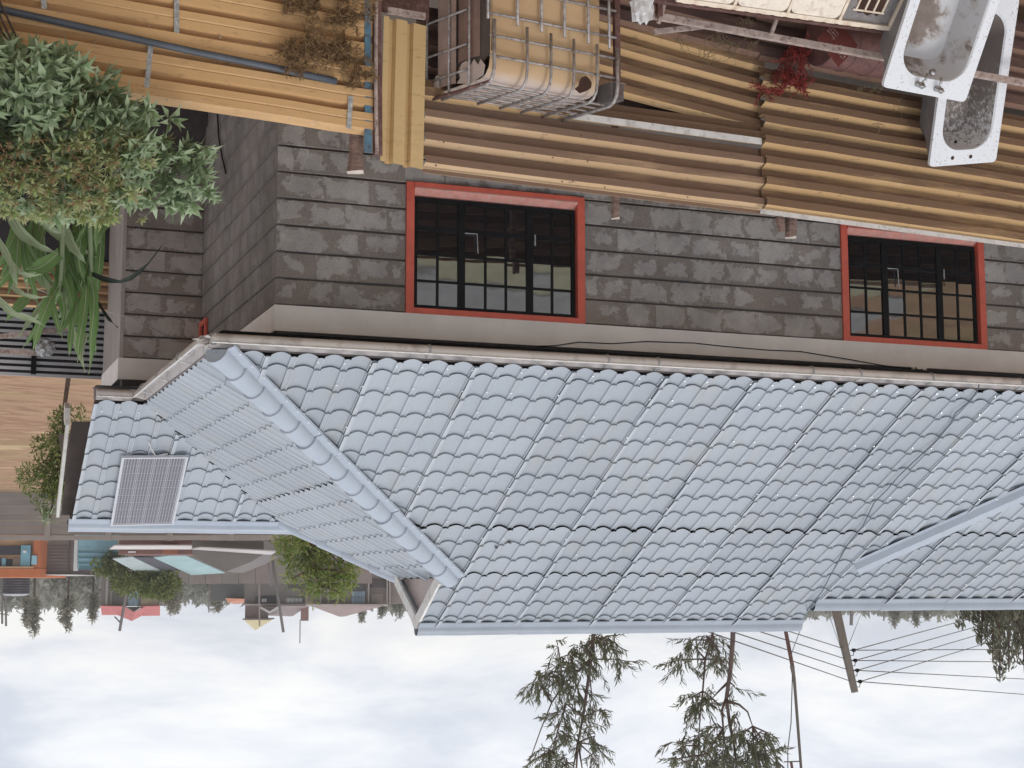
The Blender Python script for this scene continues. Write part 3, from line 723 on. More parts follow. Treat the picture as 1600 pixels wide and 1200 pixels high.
fsheet(fenceL, fpx(900, 22, -.0), fpx(1192, 92, -.0), .8, 'dksheet', -.02, crease=False, valley=.07, depth=.052)
c0, c1 = fpx(1186, 330), fpx(1640, 392)
c1 = c0+(c1-c0)*2.4
fsheet(fenceL, c0, c1, .8, 'wsheet', .05, crease=False, valley=.095, depth=.08, jag=.03)
fsheet(fenceL, fpx(1188, 200), fpx(1188, 200)+(c1-c0), .6, 'wsheet', .0, crease=False, valley=.095, depth=.08, jag=.05)
fsheet(fenceL, fpx(1186, 94), fpx(1186, 94)+(c1-c0), 1.0, 'dksheet', -.02, crease=False, valley=.07, depth=.052, jag=.05)
def strip(parent, x0, y0, x1, y1, w, off, mat, name, th=.006):
    m = MB(); p, q = fpx(x0, y0, off), fpx(x1, y1, off); m.bar(p, q, th, w); return m.build(name, M[mat], parent)
strip(fenceL, 890, 180, 1190, 221, .062, .10, 'whitestrip', 'flashing_strip')
strip(fenceL, 660, 266.5, 1190, 332, .035, .06, 'wsheet2', 'edge_strip'); strip(fenceL, 1188, 330, 1660, 392, .045, .11, 'whitestrip', 'edge_strip')
def post(parent, x, y, w, Y, zb=-1.2, lean=(0, 0), flare=1.0, name='post'):
    top = at(x, y, Y); m = MB(); r = w/2
    n = 8; ringb = [V((top.x+lean[0]+r*cos(2*pi*k/n), Y+lean[1]+r*sin(2*pi*k/n), zb)) for k in range(n)]
    r2 = r*flare; mid = [V((top.x+lean[0]*.1+r*cos(2*pi*k/n), Y+r*sin(2*pi*k/n), top.z-.12)) for k in range(n)]
    rt = [V((top.x+r2*cos(2*pi*k/n)*(1 if cos(2*pi*k/n) < .5 else 1.15), Y+r2*sin(2*pi*k/n), top.z+.01*sin(k*2.1))) for k in range(n)]
    m.add(ringb+mid+rt, [(k, (k+1) % n, n+(k+1) % n, n+k) for k in range(n)]+[(n+k, n+(k+1) % n, 2*n+(k+1) % n, 2*n+k) for k in range(n)])
    o = m.build(name, M['wood'], parent); e = MB(); e.add(rt, [tuple(range(n))]); e.build('cut_end', M['woodend'], o); return o
post(fenceL, 962, 341, .075, -1.28); post(fenceL, 1236, 371, .12, -1.0, lean=(-.05, 0), flare=.9)
m = MB(); p = at(1222, 362, -1.03); m.tube([p+V((0, 0, .0)), p+V((.02, 0, -.1)), p+V((.03, 0, -.3))], [.035, .045, .05], 7); m.build('post_splinter', M['wood'], fenceL)
fenceR = thing('sheet_fence', 'clean yellow corrugated sheet fence with a dark pipe and zinc straps beside the shrub', 'fence', (1, -1.9, -.6), 'corrugated sheet fences')
r0 = fpx(577, 214); r1 = fpx(300, 172.5); tv = (r1-r0).normalized(); r1 = r0+tv*8.5
fsheet(fenceR, r0, r1, .6, 'ysheet', .02, pitch=.2, depth=.085, valley=.035, jag=.02)
fsheet(fenceR, r0-Z*.595, r1-Z*.595, .6, 'ysheet', .006, depth=.085, valley=.035, jag=.02)
fsheet(fenceR, r0-Z*1.19, r1-Z*1.19, .8, 'ysheet', -.006, depth=.085, valley=.035, jag=.02)
post(fenceR, 556, 269, .125, -1.68, flare=1.12)
for (x0, y0, x1, y1) in ((236, 66, 229, 137), (548, 150, 545, 201), (276, 0, 276, 58), (68, -6, 69, 14)):
    m = MB(); p, q = fpx(x0, y0, .108), fpx(x1, y1, .104); m.bar(p, q, .04, .006, up=NFc); m.build('strap', M['strap'], fenceR)
m = MB(); p, q = fpx(572, 10, .09), fpx(575, 238, .09); p = p-Z*.6; m.bar(p, q, .055, .02, up=NFc); m.build('blue_post', M['bluepost'], fenceR)
m = MB(); m.bar(fpx(587, 0, .1)-Z*.5, fpx(590, 243, .1), .075, .03, up=NFc); m.build('maroon_post', M['maroon'], fenceR)
m = MB(); m.tube([fpx(588, 0, .13)-Z*.5, fpx(587, 130, .14), fpx(588, 195, .13), fpx(589, 240, .13)], .016, 7); m.build('thin_rail', M['palewood'], fenceR)
# the sheet fixed upright between the two fences
v0, v1 = fpx(594, 251, .10), fpx(661, 265, .10); vb = fpx(600, 24, .10)
m = MB(); ux = (v1-v0); Lv = ux.length; ux.normalize(); rows = []
for i in range(6):
    f = i/5; row = []
    for (t_, d_) in ((0, .0), (.05, .0), (.055, -.045), (.10, -.045), (.115, .0), (.175, .004), (.215, .0), (.222, -.045), (.26, -.045), (.272, .0), (Lv, .0)):
        top = v0+(v1-v0)*(t_/Lv); row.append(top+(vb-v0)*f+NFc*(d_+.006*mn.noise(V((t_*4, f*3, 2)))))
    rows.append(row)
m.grid(rows); vs_ = m.build('upright_sheet', M['vsheet'], fenceL); auto_smooth(vs_, 25)
m = MB(); m.bar(fpx(605, 16, .12), fpx(664, 26, .12), .03, .055); m.build('rail', M['palewood'], fenceL)
m = MB(); m.bar(fpx(590, -10, .02), fpx(670, 6, .02), .02, .3); m.build('dark_board', M['maroon'], fenceL)
rs = random.Random(6)
for fobj, x0, x1, n_ in ((fenceL, 670, 1180, 34), (fenceL, 1200, 1590, 40), (fenceR, 30, 560, 30)):
    m = MB()
    for i in range(n_):
        x = rs.uniform(x0, x1); yb = (265+(x-660)*.128) if fobj is fenceL else (127+x*.149); y = yb-rs.choice((8, 44, 82, 118, 120, 160))-rs.uniform(0, 4)
        if y < 5: continue
        p = fpx(x, y, .085); r_ = rs.uniform(.006, .010); ring = [p+UF*(r_*cos(k*1.047))+Z*(r_*sin(k*1.047)) for k in range(6)]
        m.add(ring+[p+NFc*.012], [(k, (k+1) % 6, 6) for k in range(6)])
    tag(m.build('nail_heads', M['maroon' if x0 > 600 else 'strap'], fobj), kind='stuff')
pipe = MB(); pipe.tube([fpx(-300, -45, .13), fpx(0, 14, .13), fpx(150, 47, .13), fpx(300, 80, .13), fpx(420, 104, .13), fpx(525, 127, .125)], .03, 8)
tag(pipe.build('pipe', M['pipe'], smooth=True), 'long dark blue grey pipe lying along the clean yellow fence', 'pipe')

# ---------------------------------------------------------------- caged tank
F0, F1, Bk0 = V((-1.255, -2.318, .9)), V((-2.49, -2.137, .9)), V((-.944, -1.61, .9))
ibc = thing('caged_tank', 'torn ochre plastic liquid tank inside a cut steel cage in front of the fence', 'tank', (F0.x-.6, -2, -.4))
ix = (F1-F0); IW = ix.length; ix.normalize(); iy = Bk0-F0; IDp = iy.length; iy.normalize(); inn = ix.cross(Z); inn = inn if inn.y > 0 else -inn
def il(x, y, z): return F0+ix*x+iy*y+Z*(z-.9)
ip = lambda x, y: (lambda d: CAM+d*((F0-CAM).dot(inn)/d.dot(inn)))(ray(x, y))   # on the cage front
R_ = .013
tops = [(775, 128), (829, 137), (867, 143), (903, 149), (940, 155), (972, 160)]
frac = [0.02, .27, .455, .635, .82, .985]
cut_up = [.36, .375, .39, .40, .405, .41]
back = [.64, .60, .62, .64, .66, .74]
for f, cu, bk in zip(frac, cut_up, back):
    x = f*IW; pts = [il(x, 0, cu), il(x, 0, .75), il(x, .012, .82), il(x, .045, .875), il(x, .10, .90), il(x, bk, .90)]
    m = MB(); m.tube(pts, R_*(1.25 if f in (.02, .985) else 1), 7); m.build('cage_bar', M['cage'], ibc, smooth=True)
for f in (-.0, .225, .41, .59, .78, .95):
    m = MB(); x = (f-.02)*IW; m.tube([il(x, .012, -.38), il(x, .012, .36+.03*f*2)], R_, 7); m.build('cage_bar', M['cage'], ibc, smooth=True)
for z in (.665, .49):
    m = MB(); m.tube([il(0, .022, z), il(IW, .022, z)], R_*.9, 7); m.build('cage_bar', M['cage'], ibc, smooth=True)
for z in (.30, .06, -.18):
    m = MB(); m.tube([il(-.02, .03, z), il(IW, .03, z)], R_*.9, 7); m.build('cage_bar', M['cage'], ibc, smooth=True)
for y in (.13, .24, .35, .46, .57):
    m = MB(); m.tube([il(.0, y, .885), il(IW, y, .885)], R_*.75, 6); m.build('cage_bar', M['cage'], ibc, smooth=True)
m = MB(); m.tube([il(0.02, .05, .88), il(.0, .4, .89), il(-.01, IDp, .885)], .016, 7); m.build('cage_bar', M['maroon'], ibc, smooth=True)
for y in (.27, .52, .80):
    m = MB(); m.tube([il(0, y, -.38), il(0, y, .87)], R_*.8, 7); m.build('cage_bar', M['cage'], ibc, smooth=True)
for z in (.72, .5, .2):
    m = MB(); m.tube([il(0, .3, z), il(0, IDp+.02, z)], R_*.8, 7); m.build('cage_bar', M['cage'], ibc, smooth=True)
m = MB(); m.bar(il(IW+.03, .06, -.39), il(IW+.03, .06, .80), .05, .05); m.build('corner_post', M['maroon'], ibc)
m = MB(); m.obox(il(IW-.05, .04, .70), ix*.13, iy*.16, Z*.15); cbk = m.build('corner_block', M['dkgrey'], ibc)
# tank body: rounded box whose front bulges and whose top sags
rows = []
def tprof(): # (depth y, z) round the front and over the top
    return [(.05, -.36), (.045, 0), (.05, .35), (.05, .6), (.052, .70), (.07, .77), (.11, .825), (.17, .85), (.35, .853), (.55, .852), (.74, .85)]
for i in range(15):
    f = i/14; x = .05+f*(IW-.18); e = 1-abs(2*f-1)**6
    rows.append([il(x, y+(1-e)*.03+.012*mn.noise(V((f*4, k*.7, 1))), z-(1-e)*.03+.012*mn.noise(V((f*5, k*.9, 7)))) for k, (y, z) in enumerate(tprof())])
m = MB(); m.grid(rows); m.add(rows[-1]+[il(IW-.13, .74, -.36)], [tuple(range(12))])
tk = m.build('tank', M['tank'], ibc); auto_smooth(tk, 50)
m = MB(); nx = 8
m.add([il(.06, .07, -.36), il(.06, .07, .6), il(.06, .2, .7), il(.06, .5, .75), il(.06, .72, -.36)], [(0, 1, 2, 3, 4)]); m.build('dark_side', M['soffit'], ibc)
m = MB(); m.grid([[il(.03, .47, z), il(.012, .50, z), il(.012, .66, z), il(.03, .70, z)] for z in (-.36, 0, .4, .80)]); m.build('side_panel', M['tankside'], ibc)
m = MB(); m.grid([[il(.05, .20, z), il(.035, .25, z), il(.035, .38, z), il(.05, .468, z)] for z in (-.36, 0, .62)]); m.build('side_panel', M['flapdk'], ibc)
def flap(pts, name='torn_flap', mat='flap', th=.006, nrm=None):
    m = MB(); n = len(pts); nr = nrm or (V(pts[1])-V(pts[0])).cross(V(pts[2])-V(pts[0])).normalized()
    if nr.dot(CAM-V(pts[0])) < 0: nr = -nr; pts = pts[::-1]
    if (V(pts[1])-V(pts[0])).cross(V(pts[2])-V(pts[1])).dot(nr) < 0: pass
    a = [V(p) for p in pts]; b = [p-nr*th for p in a]
    m.add(a+b, [tuple(range(n)), tuple(reversed(range(n, 2*n)))]+[(i, n+i, n+(i+1) % n, (i+1) % n) for i in range(n)]); return m.build(name, M[mat], ibc)
flap([il(.03, y, z) for y, z in ((.14, .80), (.12, .72), (.17, .66), (.20, .70), (.25, .64), (.30, .69), (.34, .63), (.40, .64), (.44, .70), (.42, .76), (.46, .80), (.30, .84))])
flap([il(.012, y, z) for y, z in ((.66, .80), (.60, .74), (.63, .70), (.70, .68), (.74, .80))])
flap([p-iy*.012 for p in [ip(905, 146), ip(897, 139), ip(903, 134), ip(905, 126), ip(908, 121), ip(914, 119), ip(919, 123), ip(923, 130), ip(922, 138), ip(916, 142)]], 'torn_hole_shade', 'holedark', .01)  # dark patch laid on the tank in place of the hole's shade
tag(flap([il(IW-.02, .02, .70), il(IW+.09, .02, .70), il(IW+.08, .05, .68), il(IW-.03, .05, .685)], 'pale_rim', 'tankside'))
m = MB(); m.obox(il(-.02, 0, -.40), ix*(IW+.06), iy*(IDp), Z*.015)
for k in range(3): m.obox(il(-.02+k*(IW-.04)/2, .02, -.56), ix*.1, iy*(IDp-.04), Z*.155)
m.build('pallet', M['wood'], ibc)
# ---------------------------------------------------------------- bath tubs
def rrect(w, l, r, n=10):        # points of a rounded rectangle, x centred, y from 0 to l
    pts = []; r = min(r, w/2-.001, l/2-.001)
    for cx, cy, a0 in ((w/2-r, r, -90), (w/2-r, l-r, 0), (-w/2+r, l-r, 90), (-w/2+r, r, 180)):
        for i in range(n+1): a = radians(a0+90*i/n); pts.append((cx+r*cos(a), cy+r*sin(a)))
    return pts
def bathtub(label, P1, P2, low, Wd, Ln, dirt_floor, seed):
    P1, P2, low = V(P1), V(P2), V(low); o = (P1+P2)/2; wv = (P2-P1).normalized(); lv = low-o; lv = (lv-wv*lv.dot(wv)).normalized()
    nv = wv.cross(lv); nv = nv if nv.dot(CAM-o) > 0 else -nv
    t = thing('bathtub', label, 'bathtub', o+lv*Ln*.98, 'discarded bathtubs')
    def L(x, y, d): return o+wv*x+lv*y+nv*d
    outer = rrect(Wd, Ln, .045); lip = [L(x, y, 0) for x, y in outer]; dnl = [L(x*1.0, y, -.035) for x, y in outer]
    in0 = [(x, y+.15) for x, y in rrect(Wd-.20, Ln-.27, .23)]
    soft = [(x, y+.155) for x, y in rrect(Wd-.225, Ln-.29, .22)]
    m = MB(); m.grid([dnl, lip, [L(x, y, .004) for x, y in in0], [L(x, y, -.012) for x, y in soft]], close=True)
    rim = m.build('rim', M['tub'], t); auto_smooth(rim, 40)
    lv1 = [L(x, y+.20, -.20) for x, y in rrect(Wd-.29, Ln-.42, .19)]; lv2 = [L(x, y+.27, -.33) for x, y in rrect(Wd-.35, Ln-.52, .15)]
    lv25 = [L(x, y+.30, -.355) for x, y in rrect(Wd-.40, Ln-.57, .13)]; lv3 = [L(x, y+.40, -.37) for x, y in rrect(.10, Ln-.80, .045)]
    m = MB(); m.grid([[L(x, y, -.0121) for x, y in soft], lv1, lv2], close=True); auto_smooth(m.build('basin_wall', M['tubdirt2'] if seed == 2 else M['tubdirt'], t), 60)
    m = MB(); m.grid([lv2, lv25, lv3], close=True); m.add(lv3, [tuple(range(len(lv3)))]); auto_smooth(m.build('basin_floor', M['tubdirt2'] if seed == 2 else M['tubdirt'], t), 60)
    m = MB(); m.grid([[L(x*.97, y*.98+.01, -.03) for x, y in outer], [L(x, y+.13, -.24) for x, y in rrect(Wd-.14, Ln-.24, .2)], [L(x, y+.2, -.41) for x, y in rrect(Wd-.26, Ln-.4, .16)]], close=True)
    m.add([L(x, y+.2, -.41) for x, y in rrect(Wd-.26, Ln-.4, .16)], [tuple(range(44))]); auto_smooth(m.build('shell', M['tubback'], t), 50)
    return t, L, nv, wv, lv
q1, q2 = at(1379, 136, -2.42), at(1508, 160, -2.34)
t1, L1_, n1_, w1_, l1_ = bathtub('white bathtub with taps and a brown dirty floor, leaning in front of the rack', q1, q2, at(1540, -60, -3.0), (q2-q1).length, 1.62, True, 1)
def tap(L, x, y, nv, wv, lv, tilt):
    m = MB(); b = L(x, y, 0)
    m.tube([b, b+nv*.05], [.028, .022], 8); m.tube([b+nv*.05, b+nv*.085], [.016, .03], 8); m.tube([b+nv*.045, b+nv*.075+lv*.06+wv*.02*tilt, b+nv*.06+lv*.115+wv*.03*tilt], [.016, .014, .011], 7)
    m.tube([b+nv*.085-wv*.03, b+nv*.09+wv*.03], .009, 6); return m
for x, y, ti in ((-.12, .085, 1), (.10, .075, -1)): tap(L1_, x, y, n1_, w1_, l1_, ti).build('tap', M['chrome'], t1, smooth=True)
m = MB(); b = L1_(.02, .20, -.03); m.tube([b, b+n1_*.03+l1_*.02], .03, 8); m.build('overflow', M['chrome'], t1, smooth=True)
m = MB(); b = L1_(-.17, .50, -.325); m.tube([b, b+n1_*.008], .03, 10); m.build('drain', M['holedark'], t1)
q1, q2 = at(1452, 261, -1.36), at(1556, 253, -1.36)
t2, L2_, n2_, w2_, l2_ = bathtub('white speckled bathtub with tap holes, leaning on the fence behind the other bathtub', q1, q2, at(1566, 0, -2.1), (q2-q1).length, 1.62, True, 2)
for x in (-.14, .08):
    m = MB(); b = L2_(x, .075, .001); m.tube([b, b+n2_*.004], .020, 10); m.build('tap_hole', M['holedark'], t2)
m = MB(); b = L2_(-.05, .21, -.1); m.tube([b, b+n2_*.01], .016, 8); m.build('overflow', M['black'], t2)

# ---------------------------------------------------------------- steel rack, tray, drum and scraps
ra, rb = at(1018, 24, -2.15), at(1640, 137, -1.95)
rack = thing('steel_rack', 'pair of long rusty rails with short rungs behind the bathtub', 'rack', (ra.x-1.5, -2.1, -.4))
m = MB(); m.bar(ra, rb, .05, .055); m.build('rail', M['palewood'], rack)
m = MB(); m.bar(at(985, -8, -2.25), at(1410, 50, -2.25), .06, .065); m.build('rail', M['maroon'], rack)
for a, b in (((1038, 6), (1029, 36)), ((1213, 30), (1205, 54))):
    m = MB(); m.bar(at(*a, -2.19), at(*b, -2.19), .03, .03); m.build('rung', M['palewood'], rack)
for a in ((1030, 26), (1405, 60)):
    m = MB(); p = at(*a, -2.2); m.bar(p, (p.x, p.y, gz(p.x, p.y)-.05), .05, .05, up=V((0, 1, 0))); m.build('leg', M['maroon'], rack)
A_, B_, C_ = at(1000, -6, -2.42), at(1389, 47, -2.42), at(1416, 0, -2.66)
tray = thing('plastic_tray', 'cream plastic tray of square sunken panels, one broken to a grille, above the rack', 'tray', (A_+B_)/2-Z*.5)
ta = (A_-B_).normalized(); tb = (C_-B_); tb = (tb-ta*tb.dot(ta)).normalized(); tn = ta.cross(tb); tn = tn if tn.dot(CAM-B_) > 0 else -tn
def T(a, b, d=0): return B_+ta*a+tb*b+tn*d
CW = .53
for k in range(4):
    x0 = .03+k*CW; x1 = x0+CW-.035
    if k: 
        m = MB(); pr = [T(x0+CW/2-.0175+x, .045+y, .012) for x, y in rrect(CW-.035, .60, .06, 4)]; pb = [p-tn*.03 for p in pr]; m.grid([pb, pr], close=True); m.add(pr, [tuple(range(len(pr)))]); m.build('sunken_panel', M['creamface'], tray)
    else:
        g = MB(); g.obox(T(x0, .045, -.03), ta*(CW-.035), tb*.60, tn*.02); br = g.build('broken_panel', M['greyface'], tray)
        h = MB(); pts = [T(x0+a, .05+b, -.006) for a, b in ((.12, .10), (.16, .06), (.20, .09), (.25, .055), (.30, .08), (.36, .07), (.37, .16), (.42, .2), (.36, .24), (.39, .5), (.10, .52), (.12, .3))]
        h.add(pts+[p-tn*.003 for p in pts], [tuple(range(12))]); h.build('torn_hole_shade', M['holedark'], br)  # dark patch in place of the shade inside the tear
        for i in range(4):
            g = MB(); g.bar(T(x0+.12+.09*i, .16, 0.0), T(x0+.12+.09*i, .6, 0.0), .016, .012, up=tn); g.build('grille_bar', M['cream'], br)
        g = MB(); g.bar(T(x0+.10, .155, .002), T(x0+.42, .155, .002), .016, .012, up=tn); g.build('grille_bar', M['cream'], br)
m = MB(); m.obox(T(-.01, .0, -.05), ta*(4*CW+.04), tb*.04, tn*.065); m.obox(T(-.01, .66, -.05), ta*(4*CW+.04), tb*.04, tn*.065)
for k in range(5): m.obox(T(-.005+k*CW, .041, -.05), ta*.028, tb*.618, tn*.065)
tag(m.build('tray_frame', M['cream'], tray))
m = MB(); m.obox(T(.03, .042, -.052), ta*(4*CW-.04), tb*.616, tn*.012); m.build('tray_back', M['dkgrey'], tray)
m = MB()
for k in range(16): m.obox(T(.05+k*.13, -.012, -.03), ta*.085, tb*.012, tn*.03)
tag(m.build('edge_tabs', M['cream'], tray), kind='stuff')
dc = at(1338, 70, -1.58); DR = .27
drum = thing('rusty_drum', 'rusty maroon steel drum lying sideways with a red diamond placard beside the bathtub', 'drum', dc-Z*DR)
m = MB(); prof = []
for t_, r_ in ((-.42, .97), (-.41, 1.0), (-.16, 1.0), (-.15, 1.035), (-.13, 1.035), (-.12, 1.0), (.12, 1.0), (.13, 1.035), (.15, 1.035), (.16, 1.0), (.41, 1.0), (.42, .97)): prof.append((t_, r_*DR))
m.tube([dc+UF*t_ for t_, _ in prof], [r_ for _, r_ in prof], 28); auto_smooth(m.build('barrel', M['drum'], drum), 40)
pc = at(1308, 66, -1.90); pu = (UF*.7+Z*.72).normalized(); pv = (UF*-.72+Z*.7).normalized()
m = MB(); m.obox(pc-pu*.17-pv*.17, pu*.34, pv*.34, NFc*.006); pl = m.build('placard', M['placard'], drum)
m = MB(); rs = random.Random(4)
for cx_, cy_ in ((-.02, -.09), (.04, .10)):
    for i in range(3):
        for j in range(5): m.obox(pc+pu*(cx_*1+i*.035-.05)+pv*(cy_+j*.024-.06)+NFc*.0065, pu*(.022 if rs.random() < .6 else .012), pv*(.012 if rs.random() < .6 else .019), NFc*.001)
tag(m.build('lettering', M['placardmark'], pl), kind='stuff')
m = MB(); p = at(1388, 53, -2.2); m.obox(p, UF*-.06, Z*.10, NFc*.02); m.build('lug', M['palewood'], rack)
m = MB()
m.bar(at(1022, 50, -1.98), at(1110, 40, -1.9), .03, .045); tag(m.build('timber_offcut', M['palewood']), 'pale broken timber offcut lying just under the upper rail beside the tank', 'timber')
m = MB(); bmx = bmesh.new(); bmesh.ops.create_icosphere(bmx, subdivisions=3, radius=.14)
pcn = at(1003, 6, -2.3)
for v_ in bmx.verts:
    d_ = v_.co.normalized(); v_.co = V((v_.co.x*.7, v_.co.y*.5, v_.co.z*1.2))*(1+.5*mn.noise(d_*3.3))+pcn
me = bpy.data.meshes.new('plastic_bag'); bmx.to_mesh(me); bmx.free(); me.materials.append(M['whiteplastic'])
tag(link('plastic_bag', me), 'crumpled white plastic bag wedged beside the caged tank', 'bag')
# ---------------------------------------------------------------- plants near the fence
def leaf(mb, b, d, n, L, w, bend=.25, seg=2):
    d = V(d).normalized(); n = V(n); s_ = d.cross(n)
    if s_.length < 1e-4: s_ = d.cross(V((1, .3, .2)))
    s_.normalize(); n = s_.cross(d).normalized(); b = V(b)
    m1 = b+d*L*.5+n*L*bend*.35; tip = b+d*L+n*L*bend*-.35
    mb.add([b-s_*w*.15, b+s_*w*.15, m1+s_*w*.5+n*w*.12, m1-n*w*.1, m1-s_*w*.5+n*w*.12, tip], [(0, 1, 2, 3), (0, 3, 4), (3, 2, 5), (4, 3, 5)])
def rdir(rs, zbias=0):
    while True:
        q = V((rs.uniform(-1, 1), rs.uniform(-1, 1), rs.uniform(-1, 1)+zbias))
        if .05 < q.length < 1.6: return q.normalized()
def rosette(rs, n, L, w):
    mb = MB()
    for i in range(n):
        a = 2.4*i+rs.uniform(-.3, .3); el = .15+1.1*(i/n)+rs.uniform(-.15, .15)
        d = V((cos(a)*cos(el), sin(a)*cos(el), sin(el)))
        leaf(mb, d*.008, d, V((-cos(a)*sin(el), -sin(a)*sin(el), cos(el))), L*rs.uniform(.7, 1.15), w*rs.uniform(.8, 1.2), rs.uniform(.1, .5))
    return mb
rs = random.Random(11)
shrub = thing('grey_green_shrub', 'bushy grey green shrub with yellowish top growing in front of the yellow fence', 'shrub', (2.5, -2.4, -.4))
RMESH = {}
for key, n_, L_, w_ in (('shrubdk', 10, .125, .034), ('shrubyl', 13, .085, .021)):
    RMESH[key] = []
    for i in range(5):
        me = rosette(rs, n_, L_, w_).mesh('leaf_rosette'); me.materials.append(M[key]); RMESH[key].append(me)
spots = []
def reg(x, y):   # the outline of the shrub in the photograph's left corner
    if y < 70 or y > 345: return False
    lim = 95+ (y-85)*1.15 if y < 210 else (225+(y-210)*.2 if y < 250 else 230-(y-250)*.5)
    if y < 85: lim = 60
    if y < 115: lim = min(lim, 150)
    return x < lim
tries = 0
while len(spots) < 1250 and tries < 20000:
    tries += 1; x, y = rs.uniform(-190, 300), rs.uniform(75, 345)
    if reg(x+rs.gauss(0, 17), y+rs.gauss(0, 13)): spots.append((x, y, rs.uniform(-3.0, -2.15)))
for i in range(78):   # the loose sprigs that reach to the right
    x = rs.uniform(200, 325); y = 178+rs.random()*150*(1-(x-200)/300)+(x-200)*.42+rs.gauss(0, 9)
    spots.append((x+rs.gauss(0, 7), min(y, 322+rs.gauss(0, 8)), rs.uniform(-2.6, -2.15)))
import mathutils
ctr = at(20, 130, -2.4)
spots.sort(key=lambda q: q[2]); extra = {'shrubdk': MB(), 'shrubyl': MB()}
for i, (x, y, Y) in enumerate(spots):
    P = at(x, y, Y)
    yel = (y > 205+rs.gauss(0, 22)) and x < 215+rs.gauss(0, 25) and rs.random() < .86
    key = 'shrubyl' if yel else 'shrubdk'
    d = ((P-ctr).normalized()+Z*.9+V((0, -.5, 0))+rdir(rs)*.7).normalized(); sc = rs.uniform(.75, 1.25)*(1.12 if not yel and y < 200 else .95)
    me = rs.choice(RMESH[key]); q = d.to_track_quat('Z', 'Y')
    if i < 290:
        o = piece('leaf_rosette', me, shrub, P); o.rotation_mode = 'QUATERNION'; o.rotation_quaternion = q @ mathutils.Quaternion((0, 0, 1), rs.uniform(0, 6)); o.scale = (sc,)*3
    else:
        mt = q.to_matrix() @ Matrix.Rotation(rs.uniform(0, 6), 3, 'Z'); mb = extra[key]; n = len(mb.v)
        mb.v += [P+mt@(v_.co*sc) for v_ in me.vertices]; mb.f += [tuple(k+n for k in p_.vertices) for p_ in me.polygons]
for key in extra: tag(extra[key].build('foliage', M[key], shrub), kind='stuff')
m = MB()
for i in range(70):
    x, y, Y = spots[rs.randrange(len(spots))]; P = at(x, y, Y); B = at(-150+rs.uniform(-30, 30), 20, -2.5); B.z = -.4; mid = at(-60, 165, -2.4).lerp(P, .35)+V((rs.uniform(-.1, .1), rs.uniform(-.1, .1), -.06))
    m.tube([B, mid, P], [.012, .008, .004], 5)
tag(m.build('stems', M['bark'], shrub), kind='stuff')
m = MB()       # dry flower heads among the yellow top
for i in range(90):
    P = at(rs.uniform(-60, 190), rs.uniform(215, 320), -3.02)
    for k in range(7): leaf(m, P, rdir(rs, .2), rdir(rs), rs.uniform(.02, .05), .010)
tag(m.build('dry_flowers', M['drybrush'], shrub), kind='stuff')

# maize-like plant: every strap leaf follows its own curve
strapP = thing('maize_plant', 'tall green plant with long strap leaves between the shrub and the grey wall', 'plant', (1.9, -1.0, -.4))
def strap(pts, w, mat, Y, rib=True, name='leaf'):
    P = [at(x, y, Y+dy) for (x, y), dy in zip(pts, [0, -.12, -.2, -.2, -.15, -.1])]
    # smooth the curve
    def cr(t):
        n = len(P)-1; f = t*n; i = min(int(f), n-1); u = f-i; p0, p1, p2, p3 = P[max(i-1, 0)], P[i], P[i+1], P[min(i+2, n)]
        return .5*((2*p1)+(p2-p0)*u+(2*p0-5*p1+4*p2-p3)*u*u+(3*p1-p0-3*p2+p3)*u**3)
    K = 9; rows = []; C_ = [cr(i/K) for i in range(K+1)]
    for i, c in enumerate(C_):
        t = (C_[min(i+1, K)]-C_[max(i-1, 0)]).normalized(); view = (CAM-c).normalized(); s_ = t.cross(view).normalized(); nn = s_.cross(t)
        ang = .62*sin(i*.42+w*60); s_ = (s_*cos(ang)+nn*sin(ang)).normalized(); nn = s_.cross(t)
        f = i/K; ww = w*min(1, .72+f*1.4)*(1 if f < .5 else max(.03, (1-f)/.5)**.85)
        wav = .012*sin(i*1.9+w*9)
        rows.append([c-s_*ww/2+nn*(.16*ww+wav), c-s_*ww*.22+nn*.02*ww, c-nn*.06*ww, c+s_*ww*.22+nn*.02*ww, c+s_*ww/2+nn*(.16*ww-wav)])
    m = MB(); m.grid(rows); o = m.build(name, M[mat], strapP, smooth=True)
    if rib:
        r = MB(); r.tube([q[2]+(CAM-q[2]).normalized()*.004 for q in rows], [.0055*(1-.8*i/K) for i in range(K+1)], 5); r.build('midrib', M['midrib'], o, smooth=True)
PX = 1/190
G, PL = 'strap_leaf', 'strap_leaf2'
